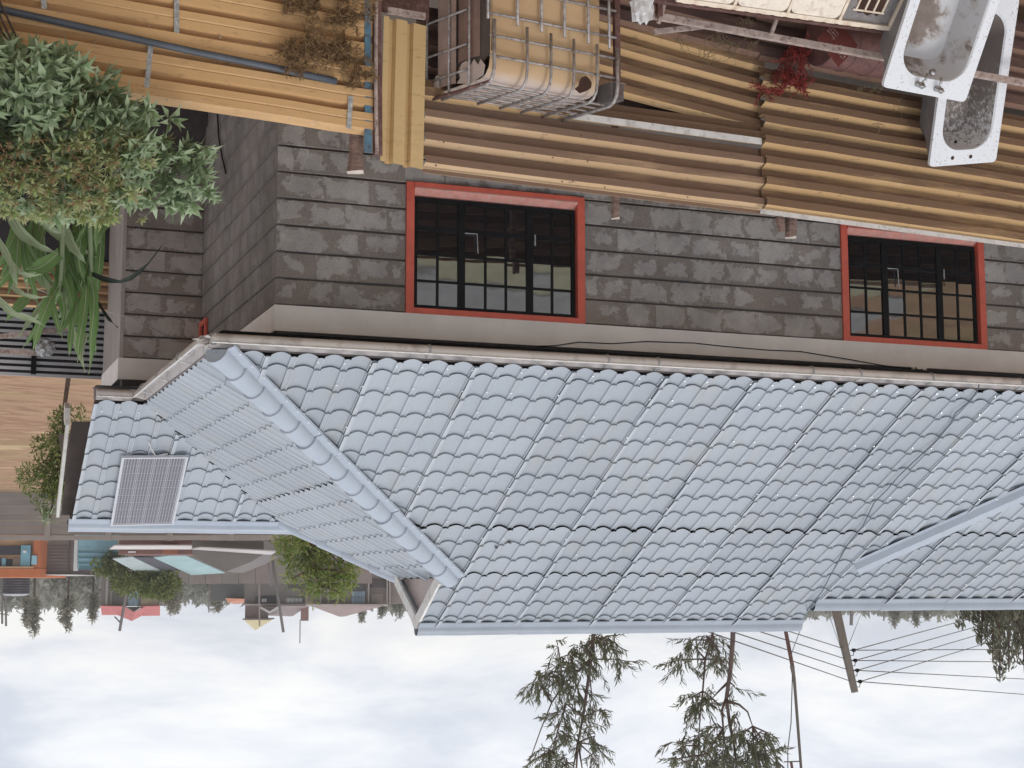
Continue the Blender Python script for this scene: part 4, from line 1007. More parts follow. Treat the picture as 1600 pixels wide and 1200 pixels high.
for pts, w, mt, Y in (
    ([(10, 315), (30, 360), (60, 385), (90, 396)], 15, PL, -1.5), ([(35, 312), (60, 342), (80, 358), (97, 366)], 10, PL, -1.45),
    ([(101, 292), (96, 325), (95, 345), (101, 368)], 13, PL, -1.4), ([(103, 352), (112, 382), (122, 398), (134, 411)], 14, PL, -1.5),
    ([(150, 280), (154, 330), (150, 360), (150, 396)], 16, G, -1.3), ([(135, 282), (131, 320), (137, 340)], 9, PL, -1.4),
    ([(172, 276), (176, 315), (166, 350), (154, 375)], 24, G, -1.1), ([(160, 300), (140, 345), (118, 380)], 16, G, -1.0),
    ([(-5, 370), (15, 405), (22, 430), (27, 450)], 11, PL, -1.5), ([(15, 408), (30, 424), (48, 430), (68, 428)], 8, PL, -1.5),
    ([(92, 395), (72, 412), (55, 420), (40, 421)], 24, G, -1.2), ([(82, 460), (72, 482), (60, 515), (51, 549)], 17, G, -1.5),
    ([(-6, 462), (20, 488), (45, 497), (71, 510)], 11, PL, -1.6), ([(18, 448), (35, 458), (55, 464), (78, 463)], 8, PL, -1.5),
    ([(47, 462), (30, 478), (18, 490), (9, 502)], 15, G, -1.3), ([(72, 466), (56, 490), (42, 508), (27, 530)], 9, PL, -1.4),
    ([(140, 430), (147, 470), (144, 510), (140, 565)], 14, G, -1.4), ([(136, 445), (131, 490), (124, 530), (121, 566)], 13, G, -1.45),
    ([(122, 470), (114, 505), (110, 535), (108, 556)], 11, G, -1.3), ([(146, 440), (150, 480), (146, 525), (139, 584)], 13, G, -1.2),
    ([(149, 465), (150, 495), (147, 530)], 9, G, -1.1), ([(134, 520), (129, 545), (127, 566)], 8, PL, -1.5),
    ([(128, 465), (112, 492), (98, 512), (88, 522)], 10, G, -1.2), ([(95, 440), (82, 465), (88, 500), (98, 530)], 12, G, -1.1),
    ([(150, 470), (163, 488), (172, 500), (184, 512)], 5, 'darkleaf', -1.3), ([(144, 428), (165, 436), (195, 438), (228, 415), (254, 382)], 8, 'darkleaf', -1.2),
    ([(85, 400), (100, 430), (112, 470), (114, 500)], 18, G, -1.0), ([(115, 380), (120, 420), (128, 450), (140, 480)], 20, G, -.95), ([(70, 350), (62, 380), (50, 395)], 10, G, -1.0),
    ([(40, 440), (60, 420), (80, 400)], 14, G, -1.0), ([(120, 330), (126, 370), (124, 410), (132, 440)], 18, G, -1.0), ([(85, 470), (95, 460), (100, 490), (92, 520)], 10, G, -1.2)):
    strap(pts, w*PX, mt, Y, mt != 'darkleaf')
rs = random.Random(77)
for i in range(58):
    bx, by = rs.choice(((100, 330), (98, 380), (95, 430), (138, 330), (141, 380), (143, 430), (60, 330), (30, 340), (160, 320), (118, 350))); dx = rs.gauss(0, 34); ln = rs.uniform(70, 150)
    if bx+dx > 152: dx = 150-bx
    p1 = (bx+dx*.25, by+ln*.4); p2 = (bx+dx*.65, by+ln*.75); p3 = (bx+dx, by+ln*rs.uniform(.85, 1.05))
    strap([(bx, by), p1, p2, p3], rs.uniform(9, 16)*PX, rs.choice((G, G, G, PL)), rs.uniform(-1.0, -.5))
for st in ([(100, 250), (99, 360), (95, 440), (84, 482)], [(136, 250), (141, 380), (143, 440), (146, 500)]):
    m = MB(); P = [at(x, y, -1.15) for x, y in st]; P = [V((P[0].x, P[0].y, -.45))]+P; m.tube(P, [.025, .022, .02, .016, .008], 7); m.build('stalk', M['strap_leaf2'], strapP, smooth=True)
def wire(name, label, cat, pts, r, mat, group=None, sag=0.0, n=8, kind=None):
    pts = [V(p) for p in pts]; P = []
    for a, b in zip(pts[:-1], pts[1:]):
        for i in range(n): f = i/n; P.append(a.lerp(b, f)-Z*(sag*4*f*(1-f)))
    P.append(pts[-1]); m = MB(); m.tube(P, r, 5); return tag(m.build(name, M[mat], smooth=True), label, cat, group)
wire('string', 'thin pale string stretched from the strap leaves to the eaves over the grey wing wall', 'string', [at(58, 452, -1.3), at(150, 482, 0), at(205, 497, 2), at(268, 528, 3.2)], .004, 'strap')
# red weed, dry brush and thin weeds on the fence
def weed(name, label, starts, mat, nl, leafL, leafW, steps, spread, drift, rad, seed, cat='weed', lean=.12):
    rs = random.Random(seed); base = fpx(*starts[0][:2], .2); t = thing(name, label, cat, V((base.x, base.y, base.z)))
    st, lf = MB(), MB()
    for (x, y, cnt, dx, dy) in starts:
        for c in range(cnt):
            p = fpx(x+rs.gauss(0, 6), y+rs.gauss(0, 3), lean+rs.uniform(0, .12)); d = (fpx(x+dx, y+dy, lean)-fpx(x, y, lean)).normalized(); P = [p]; L_ = rs.uniform(.6, 1.2)
            for k in range(steps):
                d = (d+rdir(rs)*spread+Z*drift).normalized(); p = p+d*(L_*math.hypot(dx, dy)/190/steps); q = (p-FO).dot(NFc)
                if q < .06: p = p+NFc*(.06-q)
                P.append(p)
                for j in range(nl): leaf(lf, p+rdir(rs)*.012, (d+rdir(rs)*.9).normalized(), rdir(rs), leafL*rs.uniform(.5, 1.2), leafW)
            st.tube(P, [rad*(1-.7*i/steps) for i in range(steps+1)], 5)
    tag(st.build('stems', M[mat], t), kind='stuff'); tag(lf.build('leaves', M[mat], t), kind='stuff'); return t
weed('red_weed', 'bright red dry weed hanging over the weathered fence below the rack', [(1252, 70, 22, -22, 78), (1232, 110, 14, -20, 45), (1245, 120, 12, 14, 40), (1215, 140, 5, -60, 5), (1262, 60, 6, -20, 30)], 'redweed', 4, .045, .010, 9, .55, 0.02, .006, 5)
weed('dry_brush', 'brown dry brush hanging over the clean yellow fence beside the upright sheet', [(520, -30, 34, 10, 90), (535, 70, 26, 10, 60), (500, 70, 26, -60, 35), (470, 100, 14, -50, 8), (545, 20, 20, 20, 60), (560, 110, 12, 10, 40), (490, 0, 12, -40, 30), (460, 5, 8, -40, 5)], 'drybrush', 5, .05, .007, 12, .8, -.05, .004, 9, 'brush')
weed('thin_weed', 'sparse brown weed stalks on the fence left of the bathtubs', [(1375, 130, 4, -4, 60), (1400, 160, 4, 4, 50), (1350, 140, 5, -6, 12), (1365, 190, 3, 30, 18)], 'weedgreen', 1, .03, .006, 9, .7, 0, .003, 15)
weed('tangled_weed', 'thin dry tangled weeds on the fence between the caged tank and the red weed', [(1110, 60, 9, 50, 10), (1150, 70, 9, -50, 20), (1100, 90, 7, 40, -15), (1180, 60, 8, -30, 30), (1160, 30, 8, 30, 10), (1050, 60, 5, 60, 15)], 'weedgreen', 1, .035, .006, 9, .6, 0, .003, 25)

# ---------------------------------------------------------------- cables on the house
wire('wall_line', 'thin black cable drooping along the pale beam under the eaves', 'cable', [at(840, 541, -.02), at(868, 540, -.02), at(905, 534.5, -.025), at(955, 537, -.02), at(1010, 533.5, -.025), at(1085, 536, -.02), at(1130, 541, -.02), at(1200, 547, -.02), at(1250, 549, -.03), at(1330, 562, -.03), at(1380, 571, -.03), at(1440, 578, -.04)], .0055, 'black', n=3)
m = MB(); p = at(1424, 574, -.02); m.obox(p, UX if False else V((-.19, 0, 0)), V((0, -.02, 0)), V((0, 0, .07))); jb = m.build('junction_box', M['plaster']); tag(jb, 'small pale junction box with loose wires under the eaves above the far window', 'junction box')
m = MB(); q = p+V((-.03, -.028, .0)); m.tube([q, q+V((-.04, -.01, .05)), q+V((-.08, 0, .015)), q+V((-.13, -.01, .06)), q+V((-.15, 0, .01))], .005, 5); m.build('loose_wire', M['black'], jb)
def onroof(x, y, h=.06):
    d = ray(x, y); n = V(NF); o = fp(0, 0, h); return CAM+d*((o-CAM).dot(n)/d.dot(n))
mast_top = far(1237, 1020, 24.0)
wire('roof_cable', 'thin grey cable lying across the tile roof from the gutter to the mast', 'cable', [at(1531, 590, -.72), onroof(1529, 606), onroof(1518, 624), onroof(1493, 645), onroof(1484, 664), onroof(1462, 690), onroof(1429, 720), onroof(1404, 744), onroof(1386, 765), onroof(1366, 785), onroof(1348, 822), onroof(1325, 850), onroof(1296, 902), onroof(1284, 925), onroof(1263, 945)+V((0, 0, .04)), mast_top], .0065, 'pipe', n=4)

# ---------------------------------------------------------------- behind the house, right
slat = thing('slatted_fence', 'grey horizontal slatted fence behind the strap leaf plant', 'fence', (2.5, 6.2, -1.2))
M['slat'] = simple('grey slat', (.44, .43, .44), .6, var=.12, scale=3); M['slatdk'] = simple('dark backing', (.03, .026, .03), .9)
p0, p1 = at(180, 593.5, 6.2), at(-420, 590, 6.2)
for i in range(12):
    z = p0.z-i*.076; m = MB(); m.obox((p0.x, 6.2-.02*(i % 2)*.1, z-.036), (p1.x-p0.x, 0, 0), (0, .02, 0), (0, 0, .038)); m.build('slat', M['slat'], slat)
m = MB(); m.box(p0.x, p1.x, 6.25, 6.28, -1.2, p0.z-.01); m.build('backing', M['slatdk'], slat)
for x in (53, -90, -240):
    m = MB(); q = at(x, 560, 6.17); m.box(q.x-.03, q.x+.03, 6.15, 6.19, -1.2, p0.z-.02); m.build('post', M['black'], slat)
fb = thing('sheet_fence', 'brown yellow corrugated sheets behind the strap leaves, below the grey slats', 'fence', (2.2, 4.9, -1.2), 'corrugated sheet fences')
_sv = (FO, NFc)
q0, q1 = at(180, 488, 5.2), at(-420, 450, 5.2)
pr = ribs(.63, .105, .04, .04, False)
for k in range(1):
    rows = [[V((q0.x+(q1.x-q0.x)*i/8, 5.2-.03*k*0-d, q0.z-(.63-h)+.008*mn.noise(V((i*.8, h*3, k))))) for h, d in pr] for i in range(9)]
    m = MB(); m.grid(rows); auto_smooth(m.build('fence_sheet', M['wsheet'], fb), 25)
m = MB(); m.box(q0.x, q1.x, 5.2, 5.23, -1.2, q0.z-.61); m.build('dark_board', M['slatdk'], fb)  # near-black sheet added for the darkness behind the leaves
for a, b, lab in (((-20, 528), (106, 514), 'pale broken plank propped across the grey slats behind the strap leaves'), ((-10, 548), (60, 552), 'short splintered plank lower on the grey slats')):
    m = MB(); m.bar(at(*a, 5.9), at(*b, 5.9), .03, .06); tag(m.build('plank', M['palewood']), lab, 'plank', 'broken planks')
m = MB(); bmx = bmesh.new(); bmesh.ops.create_icosphere(bmx, subdivisions=3, radius=.13); pcn = at(70, 543, 5.7)
for v_ in bmx.verts: v_.co = V((v_.co.x*.9, v_.co.y*.6, v_.co.z*.8))*(1+.5*mn.noise(v_.co.normalized()*3))+pcn
me = bpy.data.meshes.new('bag'); bmx.to_mesh(me); bmx.free(); me.materials.append(M['strap']); tag(link('plastic_bag', me), 'grey blue crumpled bag caught on the slatted fence', 'bag')

# leafy masses: many small leaves in lumps
def leafcloud(mb, rs, c, r, n, L, w, lumps=7, flat=1.0, droop=0.0):
    cs = [V(c)+V((rs.gauss(0, r*.42), rs.gauss(0, r*.42), rs.gauss(0, r*.42*flat))) for _ in range(lumps)]
    for i in range(n):
        q = rs.choice(cs); d = rdir(rs); rr = r*.5*(rs.random()**.5); p = q+V((d.x*rr, d.y*rr, d.z*rr*flat))
        leaf(mb, p, (d+rdir(rs)*.8-Z*droop).normalized(), (rdir(rs)+Z).normalized(), L*rs.uniform(.6, 1.3), w, .2)
def tree(name, label, cat, trunk, rad, clumps, mat, n, L, w, seed, group=None, bark='bark', branches=True, droop=0.0, lumps=6, flat=1.0):
    rs = random.Random(seed); t = thing(name, label, cat, trunk[0], group); m = MB()
    m.tube(trunk, [rad*(1-.75*i/(len(trunk)-1)) for i in range(len(trunk))], 8); m.build('trunk', M[bark], t, smooth=True)
    if branches:
        b = MB()
        for c, r, k in clumps:
            c = V(c); s_ = min(trunk, key=lambda q: (V(q)-c).length+max(0, V(q).z-c.z)*2); s_ = V(s_); mid = s_.lerp(c, .5)+V((rs.uniform(-.1, .1), rs.uniform(-.1, .1), -.1))*r
            b.tube([s_, mid, c], [rad*.4, rad*.28, rad*.12], 5)
        tag(b.build('branches', M[bark], t, smooth=True), kind='stuff')
    l = MB(); tot = sum(k for _, _, k in clumps)
    for c, r, k in clumps: leafcloud(l, rs, c, r, max(8, int(n*k/tot)), L, w, lumps, flat, droop)
    l.build('crown', M[mat], t); return t
# slim vine-covered tree behind the wing
d_ = 27
tree('slender_tree', 'thin tree trunk wrapped in green climbing leaves beside the brown soil', 'tree', [far(101, 470, d_)-Z*2.2, far(104, 560, d_), far(107, 590, d_), far(100, 640, d_), far(98, 700, d_), far(85, 770, d_), far(78, 810, d_)], .055,
     [(far(98, 655, d_), .22, 2), (far(88, 690, d_), .32, 4), (far(78, 715, d_), .38, 5), (far(92, 735, d_), .32, 4), (far(70, 745, d_), .36, 4), (far(88, 760, d_), .3, 3), (far(118, 655, d_), .25, 1), (far(75, 775, d_), .26, 2)], 'vineleaf', 2600, .10, .03, 21)
m = MB(); rs = random.Random(2); t = bpy.data.objects['slender_tree']
for i in range(46):
    a = rs.uniform(0, 6.28); el = rs.uniform(-.3, 1.3); d = V((cos(a)*cos(el), sin(a)*cos(el), sin(el))); leaf(m, far(74+rs.uniform(-6, 6), 795+rs.uniform(-10, 8), 27), d, Z, rs.uniform(.15, .36), .03, .6)
m.build('top_fronds', M['strap_leaf2'], t)
# crack in the side wall, added as a thin black tube
wire('wall_line', 'short thin black crack running down the grey side wall beside the fence top', 'cable', [atX(340, 178, .02), atX(342, 215, .02), atX(347, 245, .02), atX(353, 271, .02)], .010, 'black', n=3)

# ---------------------------------------------------------------- boundary wall of cast panels
M['pwall'] = simple('cast wall panel', (.235, .205, .19), .95, var=.12, scale=.6, bump=.3, bscale=8, bdist=.02, rand=True)
M['pwall2'] = simple('wall post', (.30, .265, .245), .95, var=.1, scale=1.2, rand=True)
WD = 102.0
wall = thing('boundary_wall', 'long grey cast panel boundary wall with posts across the far end of the soil', 'wall', far(300, 772, WD))
bay = 3.9; zt = far(300, 844, WD).z; zb = -1.3; NR = 6; hp = (zt-.32-zb)/NR
Q0 = CAM+FH*WD; Q0.z = 0
lat0 = (far(80, 800, WD)-Q0).dot(RH)
me1 = MB().obox((0, 0, 0), RH*(bay-.40), FH*.08, Z*(hp-.03)).mesh('panel'); me1.materials.append(M['pwall'])
me2 = MB().obox((0, 0, 0), RH*.38, FH*.2, Z*(zt+.02-zb)).mesh('post'); me2.materials.append(M['pwall2'])
me3 = MB().obox((0, 0, 0), RH*(bay-.39), FH*.16, Z*.30).mesh('coping'); me3.materials.append(M['pwall2'])
for k in range(-14, 9):
    x = lat0+bay*k+ .0
    B = Q0+RH*x; piece('post', me2, wall, B+Z*zb-FH*.06)
    for j in range(NR): piece('panel', me1, wall, B+RH*.39+Z*(zb+j*hp)+FH*(.004*(j % 2)))
    piece('coping', me3, wall, B+RH*.385+Z*(zt-.31)-FH*.04)
# ---------------------------------------------------------------- far buildings: everything square to the view, with real depth
def fb_(x0, x1, y0, y1, d, depth):       # x0<x1 photo columns, y0 lower edge, y1 upper edge in the world (photo y grows upwards)
    a, b = far(x1, y0, d), far(x0, y0, d); return a, b-a, V((0, 0, far(x0, y1, d).z-a.z)), FH*depth
MM = {}
def fm(c, rough=.85, var=.1):
    k = (tuple(c), rough)
    if k not in MM: MM[k] = simple('far paint %d' % len(MM), c, rough, var=var, scale=.7, bump=0)
    return MM[k]
def slab(name, parent, x0, x1, y0, y1, d, depth, c, toground=False):
    o, r, u, f = fb_(x0, x1, y0, y1, d, depth)
    if toground: u = V((0, 0, u.z+o.z+1.3)); o = V((o.x, o.y, -1.3))
    r.z = 0; m = MB(); m.obox(o, r, f, u); return m.build(name, fm(c) if isinstance(c, tuple) else M[c], parent)
def poly(name, parent, pts, d, depth, c):   # an outline in the photograph given its own depth
    P = [far(x, y, d) for x, y in pts]; n = len(P); m = MB(); m.add(P+[p+FH*depth for p in P], [tuple(range(n)), tuple(reversed(range(n, 2*n)))]+[(i, n+i, n+(i+1) % n, (i+1) % n) for i in range(n)])
    bm = bmesh.new(); vs = [bm.verts.new(v_) for v_ in m.v]
    for f in m.f: bm.faces.new([vs[i] for i in f])
    bmesh.ops.recalc_face_normals(bm, faces=bm.faces[:]); me = bpy.data.meshes.new(name); bm.to_mesh(me); bm.free(); me.materials.append(fm(c)); return link(name, me, parent)
def roofq(name, parent, pts, c):            # a roof plane from four (x, y, distance) corners, 8 cm thick
    P = [far(*p) for p in pts]; n = (P[1]-P[0]).cross(P[2]-P[0]).normalized(); n = n if n.z > 0 else -n; m = MB(); k = len(P)
    m.add(P+[p-n*.08 for p in P], [tuple(range(k)), tuple(reversed(range(k, 2*k)))]+[(i, k+i, k+(i+1) % k, (i+1) % k) for i in range(k)]); return m.build(name, fm(c), parent)
def bthing(name, label, cat, x, d, group=None): q = far(x, 900, d); return thing(name, label, cat, V((q.x, q.y, -1.2)), group)
# orange shop with blue pillars
d = 150; b = bthing('orange_shop', 'orange shop building with dark windows and pale blue pillars behind the boundary wall', 'shop', 30, d)
slab('wall', b, -60, 52, 860, 888, d, 8, (.42, .25, .14), True); slab('orange_band', b, -60, 61, 888.5, 902, d-.6, 9, (.52, .16, .06)); slab('orange_pillar', b, 52.5, 62, 850, 888.3, d-.5, 3, (.50, .155, .06), True)
for x0, x1, y0, y1, c in ((-40, 42, 853, 867, (.05, .045, .06)), (9, 20, 874, 884, (.03, .03, .035)), (-10, 3, 872, 884, (.06, .06, .08)), (20, 33, 872, 884, (.30, .22, .18))): slab('window', b, x0, x1, y0, y1, d-.15, .12, c)
slab('blue_pillar', b, 33, 48, 852, 884.5, d-.4, .25, (.22, .42, .52)); slab('blue_pillar', b, 3, 9, 872, 884, d-.3, .14, (.25, .45, .55)); slab('blue_box', b, 49.5, 57, 868, 882, d-.75, .2, (.28, .50, .60))
slab('sign', b, 36, 41, 860, 864, d-.55, .1, (.75, .70, .72)); slab('ledge', b, -60, 52, 885, 888, d-.7, .5, (.50, .30, .18))
d = 152; b = bthing('stone_building', 'plain grey brown stone building between the orange shop and the blue gate', 'building', 87, d)
slab('wall', b, 62.5, 109, 850, 896.5, d, 7, (.20, .165, .15), True); slab('corner_column', b, 109.3, 112, 850, 897, d-.2, 7, (.12, .09, .085), True); slab('roof_edge', b, 62.5, 113, 897.2, 898.8, d-.4, 8, (.55, .53, .51)); slab('window', b, 67, 73, 857, 867, d-.12, .1, (.35, .48, .40))
m = MB(); 
for i in range(9): o, r, u, f = fb_(63, 109, 853+i*5, 853.7+i*5, d-.06, .05); r.z = 0; m.obox(o, r, f, u)
tag(m.build('string_courses', fm((.15, .12, .11)), b), kind='stuff')
d = 128; b = bthing('blue_gate', 'pale blue metal gate with ribs beside a white pillar beyond the boundary wall', 'gate', 150, d)
for i in range(4): slab('panel', b, 122, 184, 855+8.6*i, 863.2+8.6*i, d, .06, (.28, .47, .56))
slab('white_pillar', b, 116, 121.5, 850, 892, d-.1, .4, (.62, .62, .62), True); slab('lower_board', b, 122, 184, 838, 854.6, d, .06, (.28, .47, .56), True)
m = MB()
for i in range(9): o, r, u, f = fb_(124+i*7, 129+i*7, 885, 888.3, d-.08, .05); m.obox(o, r, f, u)
for i in range(4): o, r, u, f = fb_(122, 184, 862.6+8.6*i, 864+8.6*i, d-.1, .08); m.obox(o, r, f, u)
tag(m.build('gate_ribs', fm((.14, .25, .31)), b), kind='stuff')
d = 116; b = bthing('long_shed', 'long low shed with a whitish roof edge and reddish brown wall behind the boundary wall', 'shed', 240, d)
slab('wall', b, 186, 300, 850, 866, d+.6, 6, (.20, .10, .085), True); roofq('roof', b, ((171, 858.5, d), (304, 858.5, d), (308, 853, d-2.5), (178, 853, d-2.5)), (.62, .56, .54)); slab('red_door', b, 253, 278, 851, 865.5, d+.5, .08, (.32, .12, .07)); slab('white_sheet', b, 200, 212, 861, 864, d+.45, .1, (.6, .55, .55))
d = 112; b = bthing('gabled_shed', 'grey brown gabled shed with a pale roof edge behind the boundary wall', 'shed', 355, d)
poly('gable_wall', b, ((300, 845), (412, 845), (412, 866), (392, 878), (353, 893.5), (322, 880), (300, 866)), d, 7, (.19, .165, .155)); roofq('roof', b, ((299, 858.5, d-.2), (312, 856, d-2), (432, 862, d-2), (424, 867, d-.2)), (.56, .51, .50))
d = 121; b = bthing('teal_roof_shed', 'shed with two pale teal sheet roofs and a dark strip between, under the green mound', 'shed', 265, d)
roofq('roof', b, ((176, 873.5, d), (207, 870.5, d), (264, 897.5, d+7), (222, 899, d+7)), (.40, .45, .45)); roofq('roof', b, ((240, 871.5, d), (285, 866, d), (352, 895.5, d+7), (299, 898.5, d+7)), (.33, .45, .46)); roofq('dark_roof', b, ((209, 870.5, d+.3), (241, 871.5, d+.3), (277, 890.5, d+5), (264, 896.5, d+6.5)), (.085, .08, .095))
slab('wall', b, 215, 330, 850, 866, d+5, 1, (.2, .17, .15), True)
# red roofed house
d = 205; b = bthing('red_roof_house', 'two storey house with a red gabled roof and tall arched blue window', 'house', 204, d)
slab('wall', b, 159, 250, 880, 947, d, 12, (.25, .215, .20), True); slab('column', b, 166, 169, 895, 947, d-.8, .5, (.36, .32, .30), True); slab('door', b, 175, 194, 926, 945, d-.15, .12, (.16, .14, .135)); slab('door_surround', b, 172.5, 196, 923, 946.5, d-.06, .05, (.40, .36, .34))
slab('tall_window', b, 201, 216, 921, 946, d-.2, .15, (.30, .46, .58)); poly('window_arch', b, ((201, 921), (216, 921), (213, 915), (209, 917), (204, 914)), d-.3, .1, (.05, .05, .06)); slab('cream_panel', b, 221, 247, 921, 945, d-.12, .1, (.50, .41, .30))
m = MB()
for x in (204.5, 208.3, 212): o, r, u, f = fb_(x, x+.7, 922, 945, d-.35, .1); m.obox(o, r, f, u)
tag(m.build('glazing_bars', fm((.6, .6, .62)), b), kind='stuff')
poly('gable', b, ((196, 948), (222, 948), (209, 955.5)), d-.3, .25, (.20, .17, .16))
roofq('roof', b, ((157, 947, d-1.2), (159, 961, d+5), (183, 961, d+5), (198, 948, d-1.2)), (.50, .15, .14)); roofq('roof', b, ((220, 948, d-1.2), (222, 962.5, d+5), (250, 962, d+5), (250, 946.5, d-1.2)), (.50, .155, .145))
roofq('roof', b, ((192, 947.5, d-1.0), (183, 961, d+4.5), (206, 970.5, d+4.5), (209.5, 957, d-1.5)), (.48, .145, .135)); roofq('roof', b, ((226, 948.5, d-1.0), (222, 962, d+4.5), (206, 970.5, d+4.4), (209.6, 957, d-1.5)), (.52, .16, .15))
# tower house
d = 190; b = bthing('tower_house', 'grey brown house with a square tower and yellow pyramid roof', 'house', 432, d)
slab('wall', b, 383, 470, 880, 944, d, 12, (.235, .205, .19), True); slab('eaves', b, 378, 486, 943.5, 946, d-.8, 13, (.38, .34, .33)); slab('tower', b, 383, 413, 946.2, 966, d-.4, 3.2, (.21, .155, .14)); slab('tower_eaves', b, 379, 420, 966.3, 968.5, d-1, 4.6, (.22, .19, .18))
for x0, x1, y0, y1, c in ((406, 431, 931, 943, (.05, .045, .05)), (399, 403, 932, 943, (.10, .09, .09)), (434, 437, 930, 942, (.10, .09, .09)), (447, 472, 934, 942, (.45, .44, .45)), (450, 480, 911, 920, (.10, .08, .08))): slab('window', b, x0, x1, y0, y1, d-.15, .12, c)
m = MB()
for x in (409, 413, 450, 455, 462, 468): o, r, u, f = fb_(x, x+3.2, 935.5, 941, d-.3, .1); m.obox(o, r, f, u)
tag(m.build('window_panes', fm((.62, .61, .60)), b), kind='stuff')
ap = far(399, 985, d+1.5); cs = [far(381, 968.8, d-.9), far(418, 968.8, d-.9)]; cs += [q+FH*4.4 for q in reversed(cs)]; m = MB(); m.add([*cs, ap], [(0, 1, 4), (1, 2, 4), (2, 3, 4), (3, 0, 4)]); m.build('tower_roof', fm((.58, .50, .30)), b)
roofq('roof', b, ((413, 946.5, d-.9), (417, 962, d+5), (457, 963, d+5), (482, 946.5, d-.9)), (.27, .215, .205)); poly('gable', b, ((408, 947.5), (433, 947.5), (421, 955.5)), d-1.2, .6, (.23, .18, .17)); slab('chimney', b, 470, 481, 946.3, 970, d+.5, .9, (.27, .16, .14))
m = MB(); m.bar(far(407, 949, d-1.4), far(421, 956.8, d-1.4), .15, .25); m.build('gable_trim', fm((.6, .58, .56)), b); m = MB(); m.bar(far(435, 949, d-1.4), far(421, 957, d-1.3), .15, .25); m.build('gable_trim', fm((.6, .58, .56)), b)
m = MB(); m.bar(far(469, 968, d+.5), far(468.5, 1005, d+.5), .12, .12); m.build('aerial', fm((.35, .34, .35)), b)
m = MB(); m.bar(far(405, 900, d-2), far(405.5, 978, d-2), .16, .16); m.build('drain_pipe', fm((.33, .27, .25)), b)
# long brown house on the right of it
d = 180; b = bthing('brown_house', 'long brown house with a low hipped roof and an arched pale blue window', 'house', 545, d)
slab('wall', b, 478, 634, 880, 944, d, 12, (.25, .205, .185), True)
roofq('roof', b, ((482, 945.5, d-.9), (530, 963.5, d+5), (538, 963.5, d+5), (600, 946.5, d-.9)), (.31, .235, .215)); roofq('roof', b, ((478, 944.3, d-1.1), (479, 946.8, d-.6), (606, 947.2, d-.6), (606, 944.8, d-1.1)), (.36, .30, .28))
slab('tall_window', b, 550, 570, 924, 943, d-.15, .12, (.34, .46, .56)); poly('window_arch', b, ((550, 924), (570, 924), (570, 915), (564, 910), (556, 910), (550, 917)), d-.25, .1, (.09, .085, .09)); slab('window', b, 578, 603, 905, 918, d-.15, .12, (.09, .07, .07)); slab('window', b, 580, 598, 928, 942, d-.15, .12, (.30, .25, .23))
for x in (575, 604, 608, 500, 512, 527): slab('column', b, x, x+2.4, 900, 944, d-.5, .4, (.36, .31, .29), True)
m = MB()
for x in (554.5, 559.5, 564.5): o, r, u, f = fb_(x, x+.8, 924.5, 942.5, d-.35, .08); m.obox(o, r, f, u)
o, r, u, f = fb_(550, 570, 933, 934, d-.35, .08); r.z = 0; m.obox(o, r, f, u); tag(m.build('glazing_bars', fm((.22, .22, .24)), b), kind='stuff')
b = bthing('garden_wall', 'grey brown panel wall in front of the tower house', 'wall', 400, 165)
for k in range(12): slab('panel', b, 270+k*26, 295.2+k*26, 880, 912+.4*math.sin(k), 165, .2, (.255+.01*(k % 3), .22, .205), True)
m = MB(); slab('cypress_niche', b, 0, 0, 0, 0, 1, 1, (.1, .1, .1)) if False else None
d = 215; b = bthing('dark_low_building', 'dark low building with a small orange roof left of the tower house', 'building', 358, d)
slab('wall', b, 330, 384, 880, 939, d, 8, (.14, .135, .135), True); roofq('roof', b, ((352, 935, d-1), (356, 941, d-.5), (366, 944, d+2), (383, 942, d+2), (385, 936, d-1)), (.55, .25, .16))
d = 225; b = bthing('dark_shed', 'small dark grey shed left of the red roofed house', 'shed', 147, d)
slab('wall', b, 133, 160, 880, 946, d, 6, (.17, .165, .165), True); slab('railing', b, 133, 158, 915, 925, d-1, .1, (.30, .28, .27))
# water tank on its stand
d = 158; b = bthing('water_tank', 'big black ribbed water tank standing above the orange shop', 'water tank', 25, d)
q = far(25.5, 904, d); rT = 42/2/F_PX*d; zt2 = far(25, 928, d).z
m = MB(); zz2 = [q.z+(zt2-q.z)*i/18 for i in range(19)]; m.tube([(q.x, q.y, z) for z in zz2], [rT*(.97 if i % 3 == 0 else 1) for i in range(19)], 24); m.build('barrel', fm((.035, .037, .048), .5), b)
m = MB(); m.tube([(q.x, q.y, zt2), (q.x, q.y, zt2+.15), (q.x, q.y, zt2+.22)], [rT*.95, rT*.8, .2], 20); m.build('lid', fm((.40, .40, .41)), b)
m = MB(); m.box(q.x-1.2, q.x+1.2, q.y-1.2, q.y+1.2, -1.3, q.z-.01); m.build('stand', fm((.22, .19, .18)), b)
# tan long roof far on the other side
d = 160; b = bthing('tan_shed', 'low shed with a tan roof edge beside the leaning utility pole', 'shed', 1360, d)
slab('wall', b, 1308, 1405, 900, 945.5, d, 8, (.30, .24, .21), True); slab('roof_edge', b, 1306, 1408, 945.7, 948.5, d-.5, 9, (.50, .40, .28))
